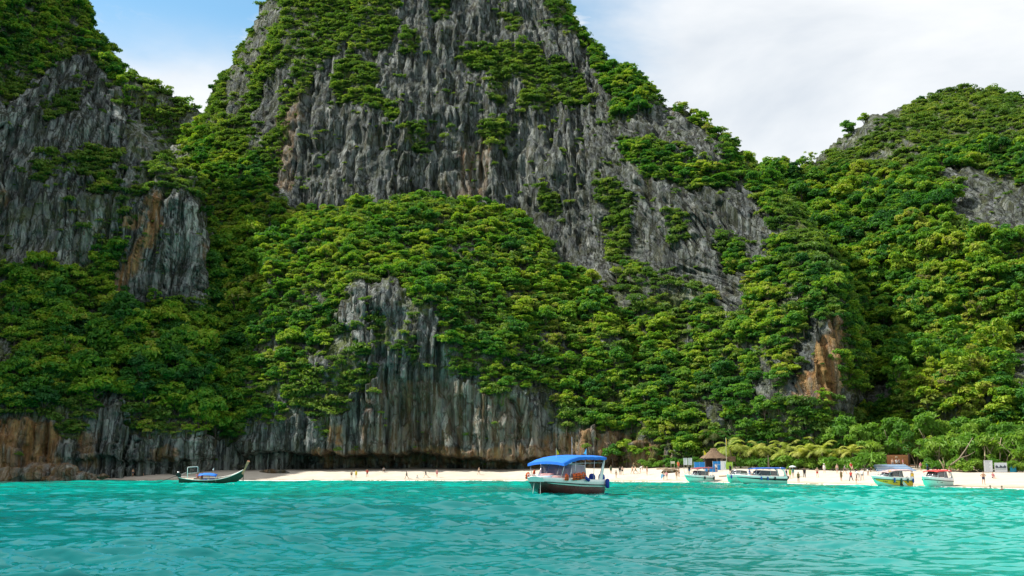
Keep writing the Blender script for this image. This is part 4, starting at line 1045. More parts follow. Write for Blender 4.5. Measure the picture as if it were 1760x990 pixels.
for k, y in enumerate((-1.1, .1, 1.2)): outboard(boat, -h.L * .5, y, 1.05, (WHITE, ROYAL, ROYAL)[k], .25 if k == 0 else .15, 1.35)
mb = MB(); mb.tube([(-h.L * .15, .2, 3.68), (-h.L * .15, .2, 5.4)], .014, 5); mb.build('aerial', WHITE, boat)
mb = MB(); mb.surf([[h.section(.5 + .02 * i, 1)[3] + Vector((0, .02, .10 + .04 * (i % 2))), h.section(.5 + .02 * i, 1)[3] + Vector((0, .02, .24 - .03 * (i % 3)))] for i in range(9)]); mb.build('faded_lettering', plain('grey_lettering', (.30, .29, .29), .5), boat)
for k, (x, y) in enumerate(((h.L * .47, -.30), (h.L * .475, .42))):
    mb = MB(); a = MW @ Vector((x - .12, y, 1.42)); b = MW @ Vector((x + .1, y * 1.3, -.2)); mb.tube([a, a.lerp(b, .5) + Vector((0, 0, -.05)), b], .018, 5)
    tag(mb.build('mooring_line', WHITEC), ('white mooring line at the left of the foreground boat bow', 'white mooring line at the right of the foreground boat bow')[k], 'rope', 'mooring lines of the foreground boat')
flag('flag', 'small yellow pennant on the blue canopy of the foreground boat', MW @ Vector((h.L * .16, .3, 3.45)), .85, YFLAG, .28, .6, turn=.3)
flag('flag', 'small cyan pennant at the back of the blue canopy of the foreground boat', MW @ Vector((-h.L * .40, .4, 3.62)), .75, CYANF, .34, .6, turn=2.6)
def vest(world, rz, label, tilt=0.0):
    t = thing('life_jacket', label, 'life jacket', world, rz, 'orange life jackets on the foreground boat'); t.rotation_euler = (tilt, 0, rz)
    for sg in (-1, 1):
        mb = MB(); rows = []
        for (z, w, d) in ((-.27, .10, .05), (-.24, .14, .08), (0, .14, .09), (.16, .10, .08), (.26, .06, .05)):
            rows.append([Vector((sg * .13 + w * .9 * cos(a), d * sin(a), z)) for a in [2 * pi * k / 8 for k in range(8)]])
        mb.surf(rows, True); mb.add(rows[0][::-1], [tuple(range(8))]); mb.build('front_panel', ORANGE, t, True)
    mb = MB(); mb.tube([(-.13 + .26 * i / 6, .05, .24 + .08 * sin(pi * i / 6)) for i in range(7)], .06, 6); mb.build('collar', ORANGE, t, True)
    for z in (-.12, .06):
        mb = MB(); mb.box((0, -.005, z), (.52, .19, .035)); mb.build('strap', BLACK, t)
for k, tt in enumerate((.74, .64, .60, .56, .52, .475)):
    p = MW @ (h.pt(tt, 1.0, h.sheer(tt)) + Vector((0, .10, .06 + .045 * k)))
    vest(p, hd + pi + .5 * sin(k * 2.1), ('orange life jacket nearest the bow on the right-hand rail of the foreground boat', 'orange life jacket second from the bow in the rail row of the foreground boat', 'orange life jacket third in the rail row of the foreground boat', 'orange life jacket fourth in the rail row of the foreground boat', 'orange life jacket second from the blue fender on the foreground boat rail', 'orange life jacket beside the blue fender on the foreground boat rail')[k], .25 * sin(k * 3))
for k, tt in enumerate((.90, .70)):
    vest(MW @ (h.pt(tt, -1.0, h.sheer(tt)) + Vector((0, -.08, .12 + .3 * k))), hd + (.4 if k else -.3), ('orange life jacket hung at the left corner of the foreground boat bow', 'dark orange life jacket by the left end of the windscreen of the foreground boat')[k])
fender(MW, h.pt(.42, 1.0, h.sheer(.42)) + Vector((0, .16, .05)), ROYAL, 'royal blue fender lying on the rail right of the life jackets', .15, .85, tilt=(0, 1.1, 0))
fender(MW, h.pt(.03, 1.0, h.sheer(.03)) + Vector((-.15, .2, -.35)), ROYAL, 'royal blue fender at the stern corner of the foreground boat', .2, .9)

# --- moored boats off the right beach
def small_boat(label, px, py, heading, L, B, free, low, top, stripe, can=None, cz=2.4, c0=.05, c1=.62, ws=.62, cow=WHITE, glass=GLASS, rise=.2, seatm=WHITE, arch=False, **kw):
    r_, M_ = boat_root('speedboat', label, px, py, heading, SPEEDB)
    hh = Hull(L, B, free, rise=rise, rake=.9, blunt=kw.get('blunt', .10))
    hull_parts(r_, hh, low, top, stripe, CREAM)
    windscreen(r_, hh, ws, hh.sheer(ws) + kw.get('wh', .86), glass, .7, .40, 3)
    seats(r_, hh, seatm); bow_rail(r_, hh)
    if can: canopy(r_, hh, c0, c1, cz, can, .92, .14, kw.get('droop', .2), .02, .12, hoops=(.03, .5, .95))
    for y in (-.45, .45): outboard(r_, -L * .5, y, .75, cow, .35, 1.05)
    if arch:
        for sg in (-1, 1):
            mb = MB(); mb.tube([(-L * .47, sg * B * .44, free), (-L * .44, sg * B * .42, cz - .4), (-L * .36, sg * B * .40, cz + .05)], [.11, .09, .06], 7, flat=1.5); mb.build('stern_arch', top, r_, True)
    return r_, M_, hh
b2, M2, h2 = small_boat('white speedboat with a water-lit hull tint and a faded maroon canopy at the left of the moored group', 1199, 829.2, R(180 + 34), 6.6, 2.4, 1.22, PALETINT, WHITE, DARKSTRIPE, MAROONC, 2.72, .02, .66, droop=.25)
b3a, M3a, h3a = small_boat('white speedboat with a water-lit hull tint mostly hidden behind the blue-topped one', 1267, 830.2, R(180 + 52), 7.6, 2.5, 1.30, WATERTINT, WHITE, STEEL, None, cow=BLACK)
b3, M3, h3 = small_boat('long white speedboat with a water-lit hull tint, a deep blue canopy and a dark side stripe', 1306, 832.2, R(180 + 17), 9.0, 2.6, 1.30, WATERTINT, WHITE, DARKSTRIPE, NAVYC, 2.62, .03, .66, cow=BLACK, arch=True, ws=.6, droop=.1)
for sg in (-1, 1): band(h3, 0, .96, lambda q: .62 + .25 * q, lambda q: .97, sg).build('hull_stripe', DARKSTRIPE, b3)
b4, M4, h4 = small_boat('yellow hulled speedboat with a pink and white canopy', 1530, 836.4, R(180 + 24), 6.5, 2.4, 1.26, PALETINT, WHITE, DARKSTRIPE, plain('pale_pink_canvas', (.62, .42, .42), .8, wear=.5, scale=2), 2.28, .03, .68, droop=.3, ws=.66)
for sg in (-1, 1):
    band(h4, .0, .97, lambda q: .10 + .32 * q * q, lambda q: .99, sg).build('yellow_side', YELLOW, b4)
    band(h4, .16, .30, lambda q: .12 , lambda q: .9 - .75 * (1 - q), sg, out=.024).build('side_flash', WHITE, b4)
    band(h4, .27, .38, lambda q: .13, lambda q: .95 - .8 * (1 - q), sg, out=.026).build('side_flash', BLACK, b4)
    for a_, b2_ in ((.46, .50), (.51, .53), (.54, .58), (.72, .75), (.76, .79), (.80, .82)):
        band(h4, a_, b2_, lambda q: .50 + .1 * (q > .5), lambda q: .66 + .06 * (q < .5), sg, 4, out=.026).build('lettering', BLACK, b4)
b5, M5, h5 = small_boat('white speedboat with a water-lit hull tint and a red canopy at the right end', 1607, 837.2, R(180 + 38), 5.9, 2.4, 1.20, PALETINT, WHITE, DARKSTRIPE, REDC, 2.22, .06, .66, arch=True, droop=.1)
for sg in (-1, 1):
    for a_, b2_ in ((.48, .53), (.54, .57), (.66, .70)): band(h5, a_, b2_, lambda q: .62, lambda q: .72, sg, 4).build('lettering', BLACK, b5)
DEEP = plain('dark_green_fender', (.02, .09, .07), .5)
for (Mx, hx, tt, mat, lab, sd) in (
    (M2, h2, .40, BLACK, 'black fender on the side of the maroon-topped boat', 1), (M2, h2, .03, BLACK, 'black fender at the stern of the maroon-topped boat', 1),
    (M3, h3, .55, NAVYC, 'navy fender nearest the bow of the blue-topped boat', 1), (M3, h3, .42, NAVYC, 'navy fender amidships on the blue-topped boat', 1), (M3, h3, .27, BLACK, 'dark fender toward the stern of the blue-topped boat', 1), (M3a, h3a, .93, ROYAL, 'blue fender at the bow of the half hidden white boat', 1),
    (M4, h4, .55, NAVYC, 'navy fender amidships on the yellow boat', 1), (M4, h4, .36, DEEP, 'dark green fender left of the white flash on the yellow boat', 1), (M4, h4, .18, DEEP, 'dark green fender right of the white flash on the yellow boat', 1), (M4, h4, .02, NAVYC, 'navy fender at the stern of the yellow boat', 1)):
    fender(Mx, hx.pt(tt, sd * 1.0, hx.sheer(tt)) + Vector((0, sd * .14, -.42)), mat, lab, .13, .62)

# --- long-tail boat on the left
lt, ML = boat_root('longtail_boat', 'dark green wooden long-tail boat with a tall prow and a blue awning', 363, 831.4, R(4), None)
lt.rotation_euler = (.20, 0, R(4)); ML = ML @ Matrix.Rotation(.20, 4, 'X')
LL = 10.8
def lhalf(t): return .86 * (1 - .62 * cl((.3 - t) / .3) ** 2) * (1 - cl((t - .42) / .58) ** 2.2) + .03
def lsheer(t): return .78 + .36 * cl((.35 - t) / .35) ** 1.6 + 1.6 * cl((t - .40) / .60) ** 2.5
def lkeel(t): return -.30 + .12 * cl((.2 - t) / .2) + 1.5 * cl((t - .72) / .28) ** 2.0
def lsec(t, sg, o=0.0):
    k, s_, w = lkeel(t), lsheer(t), lhalf(t); x = LL * (t - .5)
    return [Vector((x, 0, k + o)), Vector((x, sg * (w * .55 - o), k + (s_ - k) * .16 + o)), Vector((x, sg * (w * .86 - o), k + (s_ - k) * .5)), Vector((x, sg * (w - o), s_))]
mb = MB()
for sg in (-1, 1): mb.surf([lsec(t, sg) for t in TS])
a, b = lsec(0, -1), lsec(0, 1); mb.add(a[::-1] + b[1:], [tuple(range(7))]); mb.build('hull', WOODD, lt, True)
mb = MB()
for sg in (-1, 1): mb.surf([lsec(t, sg, .045) for t in TS if t < .97])
mb.build('inner_planking', WOODP, lt, True)
for sg in (-1, 1):
    mb = MB(); mb.tube([lsec(t, sg)[3] + Vector((0, 0, .02)) for t in TS], .055, 5, flat=1.3); mb.build('gunwale', WHITEC, lt, True)
for t in (.12, .3, .44, .56, .66, .76):
    mb = MB(); mb.box((LL * (t - .5), 0, lsheer(t) - .18), (.28, lhalf(t) * 1.8, .05)); mb.build('thwart', WOODP, lt)
mb = MB(); mb.slab([[Vector((LL * (t - .5), f * lhalf(t) * .93, lsheer(t) - .05)) for f in (-1, 0, 1)] for t in (.80, .85, .9, .95, 1)], .05); mb.build('foredeck', WHITEC, lt)
mb = MB(); mb.slab([[Vector((LL * (t - .5), f * lhalf(t) * .93, lsheer(t) - .10)) for f in (-1, 0, 1)] for t in (0, .06, .12, .18, .22)], .05); mb.build('stern_deck', WOODP, lt)
mb = MB(); mb.surf([[(LL * .47, -.09, 1.75), (LL * .47, .09, 1.75), (LL * .5, .09, 1.55), (LL * .5, -.09, 1.55)], [(LL * .52, -.10, 2.75), (LL * .52, .10, 2.75), (LL * .545, .10, 2.7), (LL * .545, -.10, 2.7)], [(LL * .56, -.16, 3.95), (LL * .56, .16, 3.95), (LL * .602, .16, 3.88), (LL * .602, -.16, 3.88)]], True); mb.add([(LL * .56, -.16, 3.95), (LL * .56, .16, 3.95), (LL * .602, .16, 3.88), (LL * .602, -.16, 3.88)], [(0, 1, 2, 3)]); mb.build('prow_post', PROW, lt)
mb = MB(); mb.tube([(LL * .505, 0, 2.2), (LL * .50, .1, .9), (LL * .495, .12, -.3)], .06, 6); mb.build('mooring_pole', plain('dark_timber', (.10, .055, .035), .8), lt)
mb = MB(); pts = [(-LL * .345, -.55, .8), (-LL * .345, -.55, 3.0), (-LL * .28, -.3, 3.12)]
mb.tube([(-LL * .36, -.6, .7), (-LL * .355, -.6, 2.85), (-LL * .35, -.5, 2.95), (-LL * .225, .5, 2.85), (-LL * .22, .58, 2.75), (-LL * .22, .6, .65)], .055, 6); mb.tube([(-LL * .36, -.6, 1.9), (-LL * .22, .6, 1.8)], .03, 6); mb.build('stern_frame', WHITE, lt, True)
mb = MB(); mb.slab([[Vector((x, y, z + .10 * (1 - (y / .85) ** 2) - .03 * sin(x * 5))) for y in (-.95, -.5, 0, .5, .95)] for x, z in ((-2.0, 1.62), (-1.2, 1.70), (-.4, 1.68), (.4, 1.6), (1.0, 1.42))], .035); mb.build('awning', BLUEC, lt, True)
for (x, y) in ((-1.9, -.8), (-1.9, .8), (.9, -.8), (.9, .8), (-.5, -.85), (-.5, .85)):
    mb = MB(); mb.tube([(x, y, .55), (x, y, 1.66 if x < .5 else 1.42)], .03, 5); mb.build('awning_post', WOODP, lt)
mb = MB(); mb.slab([[Vector((x, y, .62 + .05 * sin(x * 9 + y * 4))) for y in (-.7, 0, .7)] for x in (-1.4, -.9, -.4, .1, .6)], .3); mb.build('luggage_sheet', ROYAL, lt, True)
eng = link('longtail_engine', None, lt, (-LL * .5 - .05, 0, 1.25), (0, 0, 0))
mb = MB(); mb.box((0, 0, .25), (.75, .5, .42)); mb.box((-.1, 0, .52), (.45, .55, .16)); mb.tube([(.2, -.2, .4), (.2, -.2, .8), (.35, -.2, .86)], .07, 7); mb.tube([(-.2, .18, .5), (-.2, .18, .72)], .13, 8); mb.box((.1, 0, -.12), (.5, .25, .4)); mb.build('engine_block', BLACK, eng)
mb = MB(); mb.ball((-.05, 0, .72), (.22, .2, .12), 9, 5); mb.build('air_filter', STEEL, eng, True)
mb = MB(); mb.tube([(-.3, 0, .15), (-4.3, 0, -1.35)], [.06, .035], 6); mb.build('drive_shaft', BLACK, eng)
mb = MB(); mb.tube([(.3, 0, .3), (1.3, 0, .75)], .03, 6); mb.build('tiller', STEEL, eng)
flag('flag', 'small white pennant above the blue awning of the long-tail boat', ML @ Vector((.35, .3, 1.5)), 1.15, WHITEC, .45, .4, turn=2.5)
# ------------------------------------------------------------------ people
def V3(*a): return Vector(a)
ARM_DOWN = ((.16, 0, -1), (.10, -.18, -1))
POSES = {
 'stand': dict(), 'stand2': dict(legs=((.10, .05, .08), (-.06, .02, .06)), arms=(((.12, .05, -1), (.05, -.6, -1)), ARM_DOWN)),
 'walk': dict(lean=.06, legs=((.48, .12, .02), (-.38, .35, .02)), arms=(((.14, .45, -1), (.05, .1, -1)), ((.14, -.45, -1), (.05, -.75, -.8)))),
 'stride': dict(lean=.14, legs=((.68, .25, .02), (-.5, .6, .02)), arms=(((.14, .6, -.9), (.05, -.3, -1)), ((.14, -.6, -.9), (.0, -1, -.2)))),
 'akimbo': dict(legs=((.04, 0, .14), (-.04, 0, .14)), arms=(((.75, .25, -.75), (-.75, -.35, -.55)), ((.75, .25, -.75), (-.75, -.35, -.55)))),
 'photo': dict(lean=-.03, arms=(((.35, -.6, -.6), (-.35, -.7, .7)), ((.35, -.6, -.6), (-.35, -.7, .7)))),
 'bend': dict(lean=1.05, legs=((.15, .2, .10), (-.05, .15, .10)), arms=(((.1, -.25, -1), (0, -.15, -1)), ((.1, -.1, -1), (0, -.3, -1)))),
 'sit': dict(lean=-.08, legs=((1.45, .95, .12), (1.40, 1.05, .12)), arms=(((.22, -.25, -1), (-.05, -.9, -.3)), ((.22, -.25, -1), (-.05, -.9, -.3)))),
 'squat': dict(lean=.45, legs=((1.75, 2.3, .25), (1.7, 2.3, .25)), arms=(((.15, -.7, -.7), (-.05, -.8, -.5)), ((.15, -.7, -.7), (-.05, -.8, -.5)))),
 'reach': dict(lean=.1, legs=((.15, .1, .08), (-.15, .1, .08)), arms=(((.25, -.5, .75), (.05, -.4, .9)), ((.2, -.7, -.5), (0, -.9, .1)))),
 'hold': dict(arms=(((.12, -.1, -1), (-.1, -.9, .45)), ARM_DOWN)),
}
GROUPS = {}
def build_body(pose):
    if pose in GROUPS: return GROUPS[pose]
    P = POSES[pose]; ln = P.get('lean', 0.0); legs = P.get('legs', ((.03, 0, .07), (-.03, 0, .07))); arms = P.get('arms', (ARM_DOWN, ARM_DOWN))
    U = Vector((0, -sin(ln), cos(ln))); pel = Vector((0, 0, 0))
    caps = []      # (bone, a, b, ra, rb, flatten)
    chest, neck, head = pel + U * .30, pel + U * .50, pel + U * .62 + Vector((0, -.02, 0))
    for sx in (-1, 1):
        caps.append(('torso', pel + V3(sx * .065, 0, .02), chest + V3(sx * .07, 0, .02), .115, .115))
        caps.append(('torso', chest + V3(sx * .07, 0, 0), pel + U * .43 + V3(sx * .12, 0, 0), .112, .075))
    caps.append(('pelvis', pel + V3(-.075, .015, -.02), pel + V3(.075, .015, -.02), .115, .115))
    caps.append(('neck', neck - U * .06, head - U * .02, .062, .055))
    caps.append(('head', head + U * .045, head + U * .105 + V3(0, .012, 0), .086, .088)); caps.append(('head', head + U * .0 + V3(0, -.03, 0), head + U * .05 + V3(0, -.02, 0), .055, .075))
    caps.append(('head', head + U * .07 + V3(0, -.095, 0), head + U * .045 + V3(0, -.112, 0), .012, .018))
    for sx in (-1, 1): caps.append(('head', head + U * .085 + V3(sx * .085, .01, 0), head + U * .05 + V3(sx * .085, .005, 0), .02, .015))
    tips = []
    for sx, (fw, kn, out) in zip((-1, 1), legs):
        hip = pel + V3(sx * .092, 0, -.04); d1 = Vector((sx * sin(out), -sin(fw), -cos(fw))).normalized(); d2 = Vector((sx * sin(out) * .4, -sin(fw - kn), -cos(fw - kn))).normalized()
        knee = hip + d1 * .43; ank = knee + d2 * .42
        caps.append(('thigh', hip, knee, .088, .058)); caps.append(('shin', knee, knee.lerp(ank, .35), .056, .058)); caps.append(('shin', knee.lerp(ank, .35), ank, .056, .037))
        ff = Vector((sx * .12, -cos(max(0, min(1.2, kn - fw)) * .6), -.28 if kn - fw > .3 else -.10)).normalized()
        caps.append(('foot', ank + V3(0, .03, -.035), ank + ff * .16 + V3(0, 0, -.04), .04, .032)); tips.append(ank.z - .085)
    for sx, (u, f_) in zip((-1, 1), arms):
        u = Vector((u[0] * sx, u[1], u[2])).normalized(); f_ = Vector((f_[0] * sx, f_[1], f_[2])).normalized()
        sh = pel + U * .44 + V3(sx * .185, 0, 0); el = sh + u * .29; wr = el + f_ * .25
        caps.append(('upper', sh, el, .055, .042)); caps.append(('fore', el, wr, .042, .029))
        side = f_.cross(Vector((sx, 0, .001))).normalized(); palm = wr + f_ * .085
        caps.append(('hand', wr + f_ * .02 - side * .012, palm - side * .022, .022, .021)); caps.append(('hand', wr + f_ * .02 + side * .012, palm + side * .022, .022, .021))
        for k, l in enumerate((.066, .078, .072, .055)):
            b = palm + side * (-.033 + .022 * k); q = (f_ + Vector((-sx * .45, 0, 0))).normalized(); caps.append(('hand', b, b + f_ * l * .5, .0105, .010)); caps.append(('hand', b + f_ * l * .5, b + f_ * l * .5 + q * l * .5, .010, .008))
        tb = wr + f_ * .03 - side * .03; caps.append(('hand', tb, tb + (f_ - side * .9).normalized() * .06, .012, .009))
    mb = MB()
    for (_, a, b, ra, rb) in caps:
        d = b - a
        pts = [a - d.normalized() * ra * q for q in (.97, .7)] + [a, b] + [b + d.normalized() * rb * q for q in (.7, .97)]
        mb.tube(pts, [ra * .24, ra * .71, ra, rb, rb * .71, rb * .24], 10)
    me = mb.mesh('body', BLACK); o = bpy.data.objects.new('tmp', me); COL.objects.link(o)
    r_ = o.modifiers.new('r', 'REMESH'); r_.mode = 'VOXEL'; r_.voxel_size = .0125
    s_ = o.modifiers.new('s', 'SMOOTH'); s_.iterations = 3; s_.factor = .5
    d_ = o.modifiers.new('d', 'DECIMATE'); d_.ratio = .10
    dg = bpy.context.evaluated_depsgraph_get(); ev = o.evaluated_get(dg); out = bpy.data.meshes.new_from_object(ev)
    bpy.data.objects.remove(o)
    v = np.array([q.co[:] for q in out.vertices]); nrm = np.array([q.normal[:] for q in out.vertices]); f = [tuple(p.vertices) for p in out.polygons]
    best = np.full(len(v), 9.0); bone = np.zeros(len(v), int); par = np.zeros(len(v))
    for i, (_, a, b, ra, rb) in enumerate(caps):
        a, b = np.array(a), np.array(b); t = np.clip(((v - a) @ (b - a)) / max(1e-9, (b - a) @ (b - a)), 0, 1)
        ds = np.linalg.norm(v - a - t[:, None] * (b - a), axis=1) - (ra + (rb - ra) * t)
        k = ds < best; best[k] = ds[k]; bone[k] = i; par[k] = t[k]
    bn = np.array([c[0] for c in caps])[bone]
    up = (v - np.array(pel)) @ np.array(U)
    lo = min(tips)
    GROUPS[pose] = dict(v=v - [0, 0, lo], n=nrm, f=f, bone=bn, t=par, up=up, head=np.array(head) - [0, 0, lo], U=np.array(U), cache={})
    return GROUPS[pose]
def garment(pose, key, mat):
    g = build_body(pose)
    if (key, mat.name) in g['cache']: return g['cache'][key, mat.name]
    bn, t, up = g['bone'], g['t'], g['up']; off = .016
    if key == 'body': sel = np.ones(len(bn), bool); off = 0
    elif key == 'shirt': sel = ((bn == 'torso') & (up > -.06)) | (bn == 'pelvis') & (up > -.02) | ((bn == 'upper') & (t < .75)); off = .022
    elif key == 'vest': sel = (bn == 'torso') & (up > -.06) & (up < .47); off = .03
    elif key == 'long_shirt': sel = (bn == 'torso') | (bn == 'upper') | ((bn == 'fore') & (t < .9)); off = .022
    elif key == 'bikini_top': sel = (bn == 'torso') & (up > .22) & (up < .36); off = .008
    elif key == 'shorts': sel = (bn == 'pelvis') | ((bn == 'thigh') & (t < .68)) | ((bn == 'torso') & (up < .06)); off = .020
    elif key == 'briefs': sel = (bn == 'pelvis') | ((bn == 'thigh') & (t < .12)); off = .008
    elif key == 'trousers': sel = (bn == 'pelvis') | (bn == 'thigh') | ((bn == 'shin')) | ((bn == 'torso') & (up < .06)); off = .018
    elif key == 'dress': sel = (bn == 'torso') | (bn == 'pelvis') | ((bn == 'thigh') & (t < .95)); off = .035
    elif key == 'hair':
        d = (g['v'] - g['head']) @ g['U']; sel = (bn == 'head') & ((d > .105) | ((g['v'][:, 1] - g['head'][1] > .0) & (d > -.02))); off = .016
    elif key == 'long_hair':
        d = (g['v'] - g['head']) @ g['U']; sel = ((bn == 'head') & ((d > .105) | (g['v'][:, 1] - g['head'][1] > .0))) | ((bn == 'neck') & (g['v'][:, 1] - g['head'][1] > .0)); off = .024
    idx = -np.ones(len(bn), int); k = np.nonzero(sel)[0]; idx[k] = range(len(k))
    vs = g['v'][k] + g['n'][k] * off; fs = [tuple(idx[list(f)]) for f in g['f'] if all(sel[list(f)])]
    nm = {'body': 'body', 'hair': 'hair', 'long_hair': 'hair'}.get(key, key)
    me = bpy.data.meshes.new(nm); me.from_pydata(vs.tolist(), [], fs); me.materials.append(mat); me.polygons.foreach_set('use_smooth', [True] * len(fs)); me.update()
    g['cache'][key, mat.name] = me; return me
SKINS = [plain('tan_skin', (.52, .29, .18), .55, wear=.06), plain('pale_skin', (.66, .42, .31), .55, wear=.06), plain('brown_skin', (.30, .16, .095), .55, wear=.06)]
HAIR = plain('dark_hair', (.022, .016, .012), .6); BLOND = plain('fair_hair', (.35, .23, .10), .6)
CLOTH = {n: plain(n + '_clothing', c, .85, wear=.2) for n, c in dict(black=(.016, .016, .02), white=(.75, .74, .72), red=(.55, .04, .035), orange=(.75, .15, .04), yellow=(.75, .50, .04), green=(.05, .28, .06), lime=(.38, .62, .06), blue=(.03, .13, .45), navy=(.02, .035, .10), grey=(.30, .30, .31), pink=(.70, .25, .28), olive=(.20, .17, .06), teal=(.03, .30, .32), darkgreen=(.03, .10, .06)).items()}
def person(pos, pose, skin, wear, label, rz=0.0, s=1.0, hair='hair', hairm=None, hat=None, group='people on the beach', dz=0.0):
    t = thing('person', label, 'person', Vector(pos) + Vector((0, 0, dz)), rz, group); t.scale = (s, s, s)
    link('body', garment(pose, 'body', SKINS[skin]), t); link('hair', garment(pose, hair, hairm or HAIR), t)
    for key, c in wear: link(key, garment(pose, key, CLOTH[c]), t)
    g = build_body(pose); hd_ = Vector(g['head']); U = Vector(g['U'])
    for sx in (-1, 1):
        mb = MB(); mb.ball(hd_ + U * .072 + V3(sx * .033, -.083, 0), .012, 6, 4); mb.build('eye', BLACK, t)
    if hat:
        mb = MB(); c = hd_ + U * .125; mb.tube([c - U * .005, c + U * .008, c + U * .012, c + U * .07, c + U * .10], [.21, .205, .12, .10, .03], 12); mb.build('hat', CLOTH[hat], t, True)
    return t
def spot(px, py):
    p = on_sand(px, py); Yt = float(np.interp(px, SHX, TOPY))
    return p if p.y < Yt + 1.5 else ground(px, Yt + min(1.2, (p.y - Yt) * .02))
